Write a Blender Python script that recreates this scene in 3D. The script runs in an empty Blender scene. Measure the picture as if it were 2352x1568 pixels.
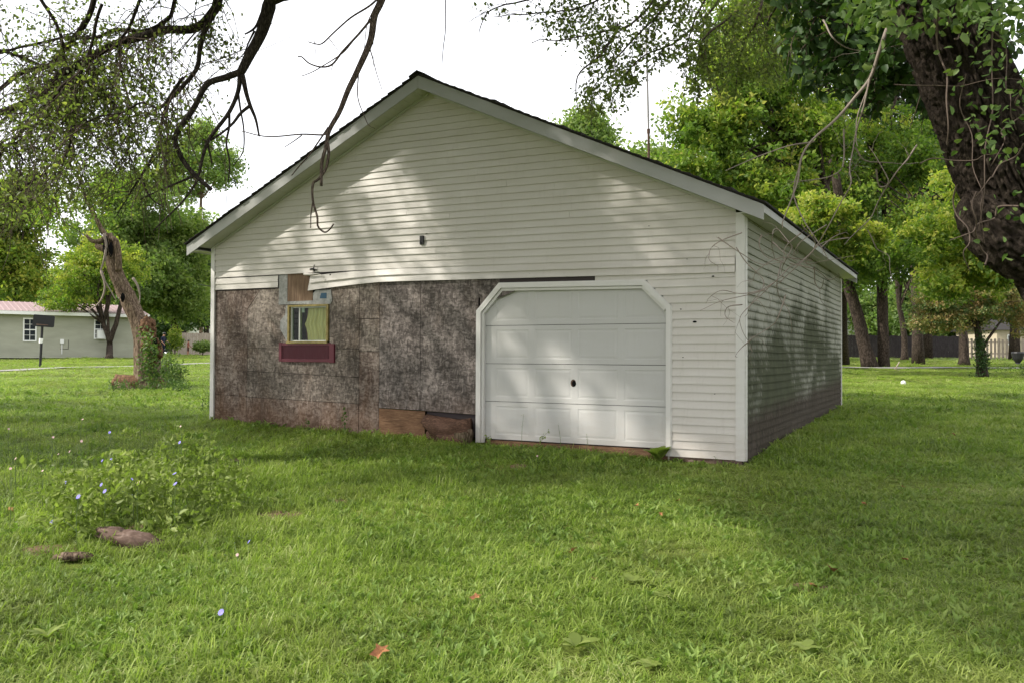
import bpy, bmesh, math, random
import numpy as np
from mathutils import Vector, Matrix, noise
random.seed(7); rng = np.random.default_rng(7)
R = math.radians
DEBUG = False
scene = bpy.context.scene
C = scene.collection

# ------------------------------------------------------------ camera, sky, sun
F = 1968.98; CX, CY = 1176.0, 784.0                    # focal length and centre for a 2352 px wide frame
CAM = np.array([2.394, -10.567, 1.283]); YAW, PITCH, ROLL = .4866, .0161, .0044
FWD = np.array([-math.sin(YAW)*math.cos(PITCH), math.cos(YAW)*math.cos(PITCH), math.sin(PITCH)])
RT0 = np.array([math.cos(YAW), math.sin(YAW), 0]); UP0 = np.cross(RT0, FWD)
RT = math.cos(ROLL)*RT0 + math.sin(ROLL)*UP0; UP = -math.sin(ROLL)*RT0 + math.cos(ROLL)*UP0
cd = bpy.data.cameras.new('camera'); cam = bpy.data.objects.new('camera', cd); C.objects.link(cam)
cd.sensor_width = 36; cd.lens = F/2352*36; cd.clip_start = .05; cd.clip_end = 1500
cam.matrix_world = Matrix(((RT[0], UP[0], -FWD[0], CAM[0]), (RT[1], UP[1], -FWD[1], CAM[1]), (RT[2], UP[2], -FWD[2], CAM[2]), (0, 0, 0, 1)))
scene.camera = cam

SUNDIR = np.array([-1.38, -1.0, 1.3]); SUNDIR = SUNDIR/np.linalg.norm(SUNDIR)   # towards the sun
EL = math.asin(SUNDIR[2]); AZ = math.atan2(SUNDIR[0], SUNDIR[1])
sl = bpy.data.lights.new('sun', 'SUN'); sl.energy = 3.6; sl.angle = R(1.2); sl.color = (1, .95, .86)
so = bpy.data.objects.new('sun', sl); C.objects.link(so)
so.rotation_euler = Vector(-SUNDIR).to_track_quat('-Z', 'Y').to_euler(); so.location = (-20, -15, 20)
w = bpy.data.worlds.new('World'); scene.world = w; w.use_nodes = True
nt = w.node_tree; nt.nodes.clear()
sky = nt.nodes.new('ShaderNodeTexSky'); sky.sky_type = 'NISHITA'; sky.sun_disc = False
sky.sun_elevation = EL; sky.sun_rotation = AZ; sky.air_density = 1; sky.dust_density = 3; sky.ozone_density = 1
tc = nt.nodes.new('ShaderNodeTexCoord'); cn = nt.nodes.new('ShaderNodeTexNoise'); cn.inputs['Scale'].default_value = 2.2; cn.inputs['Detail'].default_value = 5
cr = nt.nodes.new('ShaderNodeMapRange'); cr.inputs[1].default_value = .25; cr.inputs[2].default_value = .6; cr.inputs[3].default_value = .55; cr.inputs[4].default_value = .98
mx = nt.nodes.new('ShaderNodeMix'); mx.data_type = 'RGBA'; mx.inputs[7].default_value = (8.9, 8.9, 9.1, 1)
bg = nt.nodes.new('ShaderNodeBackground'); bg.inputs[1].default_value = .14
ow = nt.nodes.new('ShaderNodeOutputWorld')
nt.links.new(tc.outputs['Generated'], cn.inputs['Vector']); nt.links.new(cn.outputs['Fac'], cr.inputs[0]); nt.links.new(cr.outputs[0], mx.inputs[0])
nt.links.new(sky.outputs[0], mx.inputs[6]); nt.links.new(mx.outputs[2], bg.inputs[0]); nt.links.new(bg.outputs[0], ow.inputs[0])
vs = scene.view_settings; vs.view_transform = 'Standard'; vs.look = 'None'; vs.exposure = .68; vs.gamma = 1; vs.use_curve_mapping = False
scene.cycles.max_bounces = 8; scene.cycles.transparent_max_bounces = 16

# ------------------------------------------------------------ ground height and pixel helpers
GT = [-60, -20, 0, 5, 10.46, 14.7, 18.5, 25, 32, 40, 50, 57, 75, 120, 900]
GZ = [-.7, -.5, -.33, -.2, -.05, .15, .2, .42, .55, .75, .95, 1.1, 1.25, 1.35, 1.4]
FH = np.array([-math.sin(YAW), math.cos(YAW)])
def gz(x, y):
    t = (x-CAM[0])*FH[0] + (y-CAM[1])*FH[1]
    z = np.interp(t, GT, GZ)
    return z + .025*np.sin(x*.7+1.3)*np.sin(y*.9) + .012*np.sin(x*2.1)*np.cos(y*1.7+.5)
def ray(px, py): return FWD + RT*(px-CX)/F - UP*(py-CY)/F
def at(px, py, d): return CAM + ray(px, py)*d                  # a point at depth d
def wl(px, py, Y=0.0):
    r = ray(px, py); return CAM + r*((Y-CAM[1])/r[1])
def gr(px, py):                                                # where the line of sight meets the lawn
    r = ray(px, py); lo, hi = 1.5, 300.0; prev = lo
    for t in np.arange(1.5, 300, .25):
        p = CAM + r*t
        if p[2] < gz(p[0], p[1]): lo, hi = t-.25, t; break
    for _ in range(20):
        m = (lo+hi)/2; p = CAM + r*m
        if p[2] < gz(p[0], p[1]): hi = m
        else: lo = m
    p = CAM + r*hi; return np.array([p[0], p[1], gz(p[0], p[1])])
def off_wall(g):                                               # plants at the foot of the front wall stand in front of it
    if -9.2 < g[0] < .15 and -.13 < g[1] < 9.4: g = np.array([g[0], -.13, gz(g[0], -.13)])
    return g
def proj(P):
    d = np.asarray(P) - CAM; z = d@FWD
    return CX + d@RT/z*F, CY - d@UP/z*F, z

# ------------------------------------------------------------ object helpers
def tag(o, label=None, cat=None, group=None, kind=None):
    if label: o['label'] = label
    if cat: o['category'] = cat
    if group: o['group'] = group
    if kind: o['kind'] = kind
    return o
def empty(name, loc, label=None, cat=None, group=None, rz=0):
    o = bpy.data.objects.new(name, None); C.objects.link(o); o.location = loc; o.rotation_euler = (0, 0, rz); o.empty_display_size = .2
    return tag(o, label, cat, group)
def link(name, me, m, parent=None, smooth=False):
    if m is not None: me.materials.append(m)
    if smooth: me.polygons.foreach_set('use_smooth', [True]*len(me.polygons))
    o = bpy.data.objects.new(name, me); C.objects.link(o)
    if parent is not None:
        o.parent = parent; o.matrix_parent_inverse = Matrix.Translation(parent.location).inverted() if parent.type == 'EMPTY' and parent.parent is None and not any(parent.rotation_euler) else parent.matrix_basis.inverted()
    return o
class MB:
    def __init__(s): s.v = []; s.f = []
    def add(s, v, f): n = len(s.v); s.v += [tuple(map(float, p)) for p in v]; s.f += [tuple(i+n for i in q) for q in f]; return s
    def box(s, x0, x1, y0, y1, z0, z1):
        return s.add([(x0,y0,z0),(x1,y0,z0),(x1,y1,z0),(x0,y1,z0),(x0,y0,z1),(x1,y0,z1),(x1,y1,z1),(x0,y1,z1)],
            [(0,3,2,1),(4,5,6,7),(0,1,5,4),(1,2,6,5),(2,3,7,6),(3,0,4,7)])
    def prism(s, poly, y0, y1, ax='y'):                         # polygon in x-z, thick in y
        n = len(poly)
        P = lambda a, b, c: (a, c, b) if ax == 'y' else ((c, a, b) if ax == 'x' else (a, b, c))
        return s.add([P(a, b, y0) for a, b in poly]+[P(a, b, y1) for a, b in poly],
            [tuple(range(n)), tuple(range(2*n-1, n-1, -1))]+[(i, i+n, (i+1) % n+n, (i+1) % n) for i in range(n)])
    def tube(s, pts, rad, seg=8, wob=0, cap=True):
        pts = [np.asarray(p, float) for p in pts]; n = len(pts)
        if not hasattr(rad, '__len__'): rad = [rad]*n
        up = np.array([.13, .31, .94]); ring = []
        for i, p in enumerate(pts):
            t = pts[min(i+1, n-1)]-pts[max(i-1, 0)]; t = t/(np.linalg.norm(t)+1e-9)
            a = np.cross(t, up); a = a/(np.linalg.norm(a)+1e-9); b = np.cross(t, a); up = np.cross(a, t)
            if wob:
                for k in range(seg):
                    q = k/seg*2*math.pi; d = a*math.cos(q)+b*math.sin(q)
                    nz = noise.noise(Vector(p*1.6+d*1.5)) + .6*noise.noise(Vector((math.cos(q)*4, math.sin(q)*4, i*.12)))
                    ring.append(p+d*rad[i]*(1+wob*nz))
            else:
                for k in range(seg):
                    q = k/seg*2*math.pi; ring.append(p+(a*math.cos(q)+b*math.sin(q))*rad[i])
        f = [(i*seg+k, i*seg+(k+1) % seg, (i+1)*seg+(k+1) % seg, (i+1)*seg+k) for i in range(n-1) for k in range(seg)]
        if cap: f += [tuple(range(seg-1, -1, -1)), tuple((n-1)*seg+k for k in range(seg))]
        return s.add(ring, f)
    def ball(s, c, r, seg=10, rings=7, jit=0):
        v = []; f = []
        r = np.array(r if hasattr(r, '__len__') else (r, r, r), float)
        for i in range(rings+1):
            th = math.pi*i/rings
            for k in range(seg):
                ph = 2*math.pi*k/seg; d = np.array([math.sin(th)*math.cos(ph), math.sin(th)*math.sin(ph), math.cos(th)])
                v.append(np.array(c)+d*r*(1+(jit*noise.noise(Vector(d*2.3+np.array(c)*3)) if jit else 0)))
        for i in range(rings):
            for k in range(seg): f.append((i*seg+k, (i+1)*seg+k, (i+1)*seg+(k+1) % seg, i*seg+(k+1) % seg))
        return s.add(v, f)
    def build(s, name, m, parent=None, smooth=False):
        me = bpy.data.meshes.new(name); me.from_pydata(s.v, [], s.f); me.update()
        return link(name, me, m, parent, smooth)
def dup(o, parent=None, **kw):
    c = o.copy(); C.objects.link(c); c.parent = parent
    for ch in o.children: dup(ch, c)
    return c
def npmesh(name, V, Fq, m, parent=None, attrs=None, smooth=False):
    """V (n,3), Fq (k,s) equal-sized faces"""
    V = np.ascontiguousarray(V, dtype=np.float32); Fq = np.ascontiguousarray(Fq, dtype=np.int32); k, s_ = Fq.shape
    me = bpy.data.meshes.new(name); me.vertices.add(len(V)); me.vertices.foreach_set('co', V.ravel())
    me.loops.add(k*s_); me.loops.foreach_set('vertex_index', Fq.ravel())
    me.polygons.add(k); me.polygons.foreach_set('loop_start', np.arange(0, k*s_, s_, dtype=np.int32))
    me.polygons.foreach_set('loop_total', np.full(k, s_, dtype=np.int32))
    if attrs:
        for an, av in attrs.items():
            a = me.attributes.new(an, 'FLOAT', 'POINT'); a.data.foreach_set('value', np.ascontiguousarray(av, dtype=np.float32))
    me.update(calc_edges=True); me.validate()
    return link(name, me, m, parent, smooth)

# ------------------------------------------------------------ materials
def mat(name, col=(.5,.5,.5), rough=.6, spec=.3):
    m = bpy.data.materials.new(name); m.use_nodes = True; b = m.node_tree.nodes['Principled BSDF']
    b.inputs['Base Color'].default_value = (*col, 1); b.inputs['Roughness'].default_value = rough
    b.inputs['Specular IOR Level'].default_value = spec
    return m
def N(m, t, **kw):
    n = m.node_tree.nodes.new(t)
    for k, v in kw.items():
        if k in n.inputs: n.inputs[k].default_value = v
        else: setattr(n, k, v)
    return n
def L(m, a, b): m.node_tree.links.new(a, b)
def B(m): return m.node_tree.nodes['Principled BSDF']
def coords(m, scale=(1,1,1), kind='Object'):
    t = N(m, 'ShaderNodeTexCoord'); p = N(m, 'ShaderNodeMapping'); p.inputs['Scale'].default_value = scale
    L(m, t.outputs[kind], p.inputs[0]); return p.outputs[0]
def geo(m, scale=(1,1,1)):
    t = N(m, 'ShaderNodeNewGeometry'); p = N(m, 'ShaderNodeMapping'); p.inputs['Scale'].default_value = scale
    L(m, t.outputs['Position'], p.inputs[0]); return p.outputs[0]
def tex(m, vec, scale, detail=4, rough=.55, dist=0):
    n = N(m, 'ShaderNodeTexNoise', Scale=scale, Detail=detail, Roughness=rough, Distortion=dist); L(m, vec, n.inputs['Vector']); return n.outputs['Fac']
def ramp(m, fac, stops):
    n = N(m, 'ShaderNodeValToRGB'); e = n.color_ramp.elements
    while len(e) < len(stops): e.new(.5)
    for i, (p, c) in enumerate(stops): e[i].position = p; e[i].color = (*c, 1) if hasattr(c, '__len__') else (c, c, c, 1)
    L(m, fac, n.inputs[0]); return n.outputs[0]
def mix(m, fac, a, b, mode='MIX'):
    n = N(m, 'ShaderNodeMix'); n.data_type = 'RGBA'; n.blend_type = mode
    for i, x in ((0, fac), (6, a), (7, b)):
        if hasattr(x, 'links') or hasattr(x, 'is_output'): L(m, x, n.inputs[i])
        else: n.inputs[i].default_value = x if i == 0 else ((*x, 1) if hasattr(x, '__len__') else (x, x, x, 1))
    return n.outputs[2]
def math_(m, op, a, b=0.0, c=None):
    n = N(m, 'ShaderNodeMath'); n.operation = op
    for i, x in ((0, a), (1, b)) + (((2, c),) if c is not None else ()):
        if hasattr(x, 'is_output'): L(m, x, n.inputs[i])
        else: n.inputs[i].default_value = x
    return n.outputs[0]
def maprange(m, v, a, b, c=0., d=1.):
    n = N(m, 'ShaderNodeMapRange'); n.inputs[1].default_value = a; n.inputs[2].default_value = b; n.inputs[3].default_value = c; n.inputs[4].default_value = d
    L(m, v, n.inputs[0]); return n.outputs[0]
def bump(m, h, strength=.3, dist=.01):
    n = N(m, 'ShaderNodeBump', Strength=strength, Distance=dist); L(m, h, n.inputs['Height']); L(m, n.outputs[0], B(m).inputs['Normal'])
def zof(m):
    g = N(m, 'ShaderNodeNewGeometry'); s = N(m, 'ShaderNodeSeparateXYZ'); L(m, g.outputs['Position'], s.inputs[0]); return s.outputs

def siding_mat(name, base, dirt=.25, mildew=0.0, low=0.0, bluish=0.0):
    m = mat(name, base, .42, .35)
    v = geo(m)
    n1 = tex(m, geo(m, (.8, .8, 3)), 1.3, 5); n2 = tex(m, geo(m, (9, 9, 1.2)), 2.5, 6, .65)
    col = mix(m, maprange(m, n1, .35, .75, 0, dirt), base, (base[0]*.72, base[1]*.70, base[2]*.60))
    col = mix(m, maprange(m, n2, .55, .85, 0, dirt*.9), col, (.33, .30, .24))
    spk = tex(m, v, 55, 3); col = mix(m, maprange(m, spk, .7, .78, 0, dirt), col, (.25, .23, .2))
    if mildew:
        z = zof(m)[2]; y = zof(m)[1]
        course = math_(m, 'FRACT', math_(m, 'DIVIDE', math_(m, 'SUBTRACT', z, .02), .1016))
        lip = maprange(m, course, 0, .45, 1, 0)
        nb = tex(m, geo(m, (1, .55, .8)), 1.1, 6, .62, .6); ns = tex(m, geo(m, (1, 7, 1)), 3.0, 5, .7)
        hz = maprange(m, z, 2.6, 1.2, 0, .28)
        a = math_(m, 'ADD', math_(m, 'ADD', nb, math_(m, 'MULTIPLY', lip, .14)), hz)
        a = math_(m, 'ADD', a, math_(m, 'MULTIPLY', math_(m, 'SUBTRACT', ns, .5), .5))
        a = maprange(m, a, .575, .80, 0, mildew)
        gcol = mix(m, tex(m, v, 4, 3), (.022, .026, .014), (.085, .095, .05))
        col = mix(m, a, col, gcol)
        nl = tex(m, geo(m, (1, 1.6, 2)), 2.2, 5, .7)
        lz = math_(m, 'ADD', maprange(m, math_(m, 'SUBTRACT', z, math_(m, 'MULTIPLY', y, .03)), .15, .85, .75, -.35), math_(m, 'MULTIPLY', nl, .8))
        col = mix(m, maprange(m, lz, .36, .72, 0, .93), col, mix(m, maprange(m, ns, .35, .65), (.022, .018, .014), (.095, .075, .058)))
    if low:
        z = zof(m)[2]; nl = tex(m, geo(m, (2, 2, 6)), 2.5, 5, .7)
        lz = math_(m, 'ADD', maprange(m, z, .0, .9, .45, -.25), nl)
        col = mix(m, maprange(m, lz, .55, 1.1, 0, low), col, (.42, .33, .25))
    L(m, col, B(m).inputs['Base Color'])
    bump(m, tex(m, geo(m, (1, 1, 3)), 2.2, 3), .25, .012)
    return m
M = {}
M['siding'] = siding_mat('siding_cream', (.60, .565, .525), .30, low=.35)
M['siding_side'] = siding_mat('siding_mildewed_shaded', (.37, .37, .325), .5, mildew=.95)  # mildew over a base also darkened to paint in the side wall's shade
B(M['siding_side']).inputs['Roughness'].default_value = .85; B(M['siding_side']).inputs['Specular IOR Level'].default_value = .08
M['trim'] = siding_mat('trim_white', (.66, .64, .615), .16, low=.35)
M['fascia'] = siding_mat('fascia_grey', (.38, .38, .375), .35)
M['soffit'] = siding_mat('soffit_grey', (.50, .50, .44), .35)
M['door'] = siding_mat('door_white', (.515, .505, .49), .16, low=.25)
def osb_mat(name, dark, light, warm, amt):
    m = mat(name, dark, .85, .1); v = geo(m)
    w_ = N(m, 'ShaderNodeTexNoise', Scale=5.0, Detail=2.0); L(m, v, w_.inputs['Vector'])
    vv = N(m, 'ShaderNodeVectorMath'); vv.operation = 'MULTIPLY_ADD'; L(m, w_.outputs['Color'], vv.inputs[0]); vv.inputs[1].default_value = (.11, .11, .11); L(m, v, vv.inputs[2])
    cols = []
    for sc, rot in (((46, 30, 13), .5), ((13, 30, 46), -.9), ((30, 30, 30), 1.7)):
        p = N(m, 'ShaderNodeMapping'); p.inputs['Scale'].default_value = sc; p.inputs['Rotation'].default_value = (0, rot, 0); L(m, vv.outputs[0], p.inputs[0])
        vo = N(m, 'ShaderNodeTexVoronoi', Scale=1.0); L(m, p.outputs[0], vo.inputs['Vector'])
        s = N(m, 'ShaderNodeSeparateColor'); L(m, vo.outputs['Color'], s.inputs[0]); cols.append(s.outputs[0])
    f = math_(m, 'MULTIPLY', math_(m, 'ADD', cols[0], cols[1]), .5); f = math_(m, 'MULTIPLY', math_(m, 'ADD', f, math_(m, 'MULTIPLY', cols[2], .5)), .67)
    big = tex(m, v, 1.6, 5, .6, .4); f = math_(m, 'ADD', math_(m, 'MULTIPLY', f, .75), math_(m, 'MULTIPLY', math_(m, 'SUBTRACT', big, .5), 1.1))
    mid = tuple((a*1.3+b)/2.6 for a, b in zip(dark, light))
    col = ramp(m, f, [(.08, tuple(x*.55 for x in dark)), (.3, dark), (.5, mid), (.82, light)])
    z = zof(m)[2]; st = tex(m, geo(m, (1, 1, .45)), 2.3, 5, .65, .5)
    lo = math_(m, 'ADD', maprange(m, z, .1, .8, .38, 0), st)
    col = mix(m, maprange(m, lo, .5, .82, 0, amt), col, mix(m, f, tuple(x*.5 for x in warm), warm))
    dk = tex(m, geo(m, (2.4, 1, .5)), 1.2, 5, .6); col = mix(m, maprange(m, dk, .55, .75, 0, .6), col, tuple(x*.55 for x in dark))
    L(m, col, B(m).inputs['Base Color']); bump(m, f, .5, .006); return m
M['osb_brown'] = osb_mat('strandboard_brown', (.12, .09, .075), (.36, .30, .26), (.22, .115, .062), .5)
M['osb_pale'] = osb_mat('strandboard_pale', (.13, .108, .092), (.40, .34, .29), (.24, .14, .08), .4)
M['osb_grey'] = osb_mat('strandboard_grey', (.105, .090, .082), (.36, .31, .285), (.19, .12, .08), .3)
def wood_mat(name, a, b, scale=(1, 1, 12), rough=.8, sc=6):
    m = mat(name, a, rough, .15); f = tex(m, geo(m, scale), sc, 6, .65, .8); g = tex(m, geo(m), 2.5, 4)
    col = ramp(m, f, [(.3, tuple(x*.6 for x in a)), (.48, a), (.7, b)]); col = mix(m, maprange(m, g, .45, .75, 0, .5), col, tuple(x*.6 for x in a))
    L(m, col, B(m).inputs['Base Color']); bump(m, f, .4, .008); return m
M['plywood'] = wood_mat('plywood_weathered', (.17, .095, .055), (.30, .18, .105), (1, 1, 9))
M['plywood_v'] = wood_mat('plywood_brown', (.16, .105, .068), (.24, .165, .11), (12, 1, 1), sc=3)
M['log'] = wood_mat('rotten_log', (.10, .055, .038), (.24, .14, .09), (3, 6, 14))
M['wrap'] = wood_mat('felt_grey', (.28, .28, .265), (.42, .42, .40), (2, 2, 2))
M['oldwood'] = wood_mat('fence_wood_pale', (.40, .33, .27), (.55, .47, .40), (8, 8, 1), sc=3)
M['darkwood'] = wood_mat('fence_wood_dark', (.045, .038, .040), (.08, .068, .070), (8, 8, 1), sc=3)
M['stain'] = mat('blue_plastic', (.02, .07, .12), .4)
M['black'] = mat('dark_plastic', (.02, .02, .022), .5)
M['hole'] = mat('dark_hole', (.008, .008, .008), .9, 0)
M['brass'] = wood_mat('window_frame_ochre', (.24, .19, .07), (.36, .30, .13), (2, 2, 2), .5)
M['alu'] = mat('sash_metal', (.50, .52, .46), .4, .5)
M['interior'] = mat('interior_dark', (.05, .04, .04), .9)
M['maroon'] = siding_mat('shutter_maroon', (.105, .016, .028), .10)
M['steel'] = mat('mast_metal', (.22, .21, .20), .45, .5)
M['rust'] = wood_mat('rusty', (.09, .055, .04), (.16, .11, .08), (2, 2, 2))
m = M['shingle'] = mat('shingle_dark', (.035, .033, .032), .95, .1)
L(m, mix(m, tex(m, geo(m), 30, 4), (.018, .017, .017), (.06, .055, .052)), B(m).inputs['Base Color'])
m = M['curtain'] = mat('curtain_cream', (.50, .48, .30), .9, .1)
L(m, mix(m, tex(m, geo(m, (30, 1, 2)), 1.5, 3), (.66, .54, .25), (.95, .80, .42)), B(m).inputs['Base Color'])
m = M['glass'] = mat('window_glass', (.8, .85, .85), .05, .5)
gl = N(m, 'ShaderNodeBsdfGlossy', Roughness=.03); tr = N(m, 'ShaderNodeBsdfTransparent'); tr.inputs[0].default_value = (.86, .92, .88, 1); ms = N(m, 'ShaderNodeMixShader'); fr = N(m, 'ShaderNodeFresnel', IOR=1.18)
L(m, fr.outputs[0], ms.inputs[0]); L(m, tr.outputs[0], ms.inputs[1]); L(m, gl.outputs[0], ms.inputs[2]); L(m, ms.outputs[0], m.node_tree.nodes['Material Output'].inputs[0])

def bark_mat(name, dark, light, sc=1.0, depth=.03, moss=0):
    m = mat(name, dark, .92, .1)
    v = geo(m, (14*sc, 14*sc, 3.2*sc)); f = tex(m, v, 1.0, 7, .68, 1.4); vo = N(m, 'ShaderNodeTexVoronoi', Scale=1.5); vo.feature = 'DISTANCE_TO_EDGE'; L(m, v, vo.inputs['Vector'])
    e = maprange(m, vo.outputs['Distance'], 0, .22); h = math_(m, 'ADD', math_(m, 'MULTIPLY', e, .22), f)
    col = ramp(m, h, [(.45, tuple(x*.35 for x in dark)), (.66, dark), (.92, light)])
    if moss: col = mix(m, maprange(m, tex(m, geo(m), 3, 4), .5, .7, 0, moss), col, (.09, .10, .035))
    L(m, col, B(m).inputs['Base Color']); bump(m, h, .9, depth); return m
m = M['bark_big'] = mat('bark_dark_brown', (.05, .035, .025), .92, .1)
f_ = tex(m, geo(m, (9, 9, 5)), 2.0, 8, .72, 1.0); f2_ = tex(m, geo(m), 2.2, 3)
c_ = ramp(m, f_, [(.30, (.008, .0065, .0055)), (.5, (.034, .026, .020)), (.68, (.095, .075, .058)), (.82, (.17, .14, .115))])
L(m, mix(m, maprange(m, f2_, .45, .7, 0, .5), c_, (.022, .016, .012)), B(m).inputs['Base Color']); bump(m, f_, 1.0, .05)
M['bark'] = bark_mat('bark_brown', (.055, .042, .033), (.13, .10, .08), 1, .03)
M['bark_limb'] = bark_mat('bark_limb', (.035, .028, .024), (.10, .085, .07), 3, .008)
M['bark_grey'] = bark_mat('bark_dead_grey', (.17, .12, .085), (.36, .28, .21), 1.2, .03, .25)
M['bark_dead'] = bark_mat('bark_bare_branch', (.075, .055, .045), (.21, .165, .135), 4, .005)
M['twig'] = mat('twig', (.10, .075, .06), .85, .1)
M['twig_pale'] = mat('twig_pale', (.23, .19, .16), .85, .1)
M['rotwood'] = wood_mat('rotten_heartwood', (.10, .052, .028), (.28, .165, .085), (5, 5, 5), sc=4)
def leaf_mat(name, stops, trans=.4, tcol=(.9, 1.1, .5), inst=False, rough=.5, spec=.25):
    m = mat(name, stops[0][1], rough, spec)
    if inst:
        oi = N(m, 'ShaderNodeObjectInfo'); fac = oi.outputs['Random']
        big = tex(m, geo(m), .55, 5, .65); ta = N(m, 'ShaderNodeAttribute'); ta.attribute_name = 'tone'; fac = math_(m, 'ADD', math_(m, 'ADD', math_(m, 'MULTIPLY', fac, .25), math_(m, 'MULTIPLY', ta.outputs['Fac'], .45)), math_(m, 'SUBTRACT', math_(m, 'MULTIPLY', big, 1.7), .75))
    else:
        a = N(m, 'ShaderNodeAttribute'); a.attribute_name = 'tone'; fac = a.outputs['Fac']
    col = ramp(m, fac, stops)
    if inst: col = mix(m, maprange(m, tex(m, geo(m, (1, 1, .2)), .42, 5, .7), .48, .72, 0, .42), col, (.36, .33, .13))
    L(m, col, B(m).inputs['Base Color'])
    t = N(m, 'ShaderNodeBsdfTranslucent'); L(m, mix(m, 1., col, tcol, 'MULTIPLY'), t.inputs[0])
    ms = N(m, 'ShaderNodeMixShader'); ms.inputs[0].default_value = trans
    L(m, B(m).outputs[0], ms.inputs[1]); L(m, t.outputs[0], ms.inputs[2]); L(m, ms.outputs[0], m.node_tree.nodes['Material Output'].inputs[0]); return m
M['leaf_maple'] = leaf_mat('leaf_maple', [(0, (.06, .105, .022)), (.45, (.13, .215, .036)), (.8, (.26, .33, .05)), (1, (.42, .42, .08))], .55)
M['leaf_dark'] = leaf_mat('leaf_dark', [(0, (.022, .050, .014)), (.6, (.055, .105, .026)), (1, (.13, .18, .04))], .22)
M['leaf_far'] = leaf_mat('leaf_far', [(0, (.09, .14, .045)), (.5, (.17, .25, .07)), (1, (.30, .36, .10))], .55)
M['leaf_near'] = leaf_mat('leaf_near', [(0, (.09, .11, .04)), (.5, (.18, .22, .07)), (.9, (.28, .32, .09)), (1, (.38, .38, .12))], .62)
M['leaf_vine'] = leaf_mat('leaf_vine', [(0, (.045, .085, .02)), (.5, (.10, .16, .045)), (1, (.20, .26, .07))], .42)
M['leaf_lilac'] = leaf_mat('leaf_lilac', [(0, (.07, .11, .045)), (.45, (.14, .20, .075)), (.65, (.26, .25, .09)), (1, (.36, .24, .11))], .45)
M['leaf_weed'] = leaf_mat('leaf_weed', [(0, (.11, .15, .03)), (.5, (.21, .27, .06)), (1, (.34, .40, .11))], .42)
M['grass'] = leaf_mat('grass_blades', [(0, (.105, .160, .028)), (.4, (.240, .325, .060)), (.75, (.360, .445, .100)), (1, (.56, .55, .28))], .50, inst=True, rough=.45, spec=.3)
M['clover'] = leaf_mat('broad_leaves', [(0, (.09, .15, .03)), (.5, (.19, .28, .06)), (1, (.30, .38, .10))], .38, inst=True)
m = M['ground'] = mat('lawn_ground', (.05, .08, .02), .95, .05)
gcol = ramp(m, tex(m, geo(m), 1.3, 8, .7), [(.3, (.075, .10, .02)), (.5, (.13, .165, .032)), (.72, (.21, .22, .07))])
gcol = mix(m, maprange(m, tex(m, geo(m), 14, 5, .7), .5, .8, 0, .6), gcol, (.085, .075, .035))
L(m, gcol, B(m).inputs['Base Color']); bump(m, tex(m, geo(m), 30, 5), .8, .05)
m = M['dirt'] = mat('bare_dirt', (.16, .10, .065), .95, .05)
L(m, ramp(m, tex(m, geo(m), 22, 6, .7), [(.3, (.07, .042, .028)), (.5, (.17, .11, .072)), (.75, (.28, .20, .14))]), B(m).inputs['Base Color']); bump(m, tex(m, geo(m), 40, 5), .8, .02)
m = M['asphalt'] = mat('road_grey', (.22, .215, .20), .9, .1)
L(m, ramp(m, tex(m, geo(m), 6, 5), [(.35, (.20, .19, .175)), (.7, (.33, .32, .29))]), B(m).inputs['Base Color'])
M['stone'] = wood_mat('stump_piece', (.13, .085, .065), (.26, .19, .155), (2, 2, 4))

# ------------------------------------------------------------ ground
bu = np.concatenate([np.arange(-30, 70, .5), np.array([75, 82, 92, 110, 140, 200, 320, 600, 900])])
bv = np.concatenate([-np.array([600, 300, 180, 120, 90, 70, 58]), np.arange(-50, 50.1, 1.0), np.array([58, 70, 90, 120, 180, 300, 600])])
U, Vv = np.meshgrid(bu, bv, indexing='ij')
X = CAM[0]+U*FH[0]+Vv*RT0[0]; Y = CAM[1]+U*FH[1]+Vv*RT0[1]
Z = gz(X, Y); nu, nv = U.shape; idx = np.arange(nu*nv).reshape(nu, nv)
Fq = np.stack([idx[:-1,:-1], idx[:-1,1:], idx[1:,1:], idx[1:,:-1]], -1).reshape(-1, 4)
g = npmesh('ground', np.stack([X, Y, Z], -1).reshape(-1, 3), Fq[:, ::-1], M['ground'], smooth=True); tag(g, kind='structure')
def ribbon(name, pts, w, m, lift=.02):
    pts = [np.array(p[:2]) for p in pts]; V = []; f = []
    fine = []
    for a, b in zip(pts[:-1], pts[1:]):
        n = max(2, int(np.linalg.norm(b-a)/.6))
        fine += [a+(b-a)*i/n for i in range(n)]
    fine.append(pts[-1])
    for i, p in enumerate(fine):
        t = fine[min(i+1, len(fine)-1)]-fine[max(i-1, 0)]; t = t/np.linalg.norm(t); n = np.array([-t[1], t[0]])
        for k in np.linspace(-1, 1, 5): q = p+n*w/2*k; V.append((q[0], q[1], gz(q[0], q[1])+lift))
    for i in range(len(fine)-1):
        for k in range(4): a = i*5+k; f.append((a, a+1, a+6, a+5))
    mb = MB(); mb.add(V, f); o = mb.build(name, m, None, True); return tag(o, kind='structure')
road_l = [gr(-700, 868), gr(0, 852), gr(250, 843), gr(500, 834), gr(700, 829)]
ribbon('road', road_l, .9, M['asphalt'], .03)
road_r = [gr(1850, 843), gr(1940, 843.5), gr(2352, 845), gr(2800, 848)]
ribbon('road', road_r, 1.1, M['asphalt'], .03)
dirts = []
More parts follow.
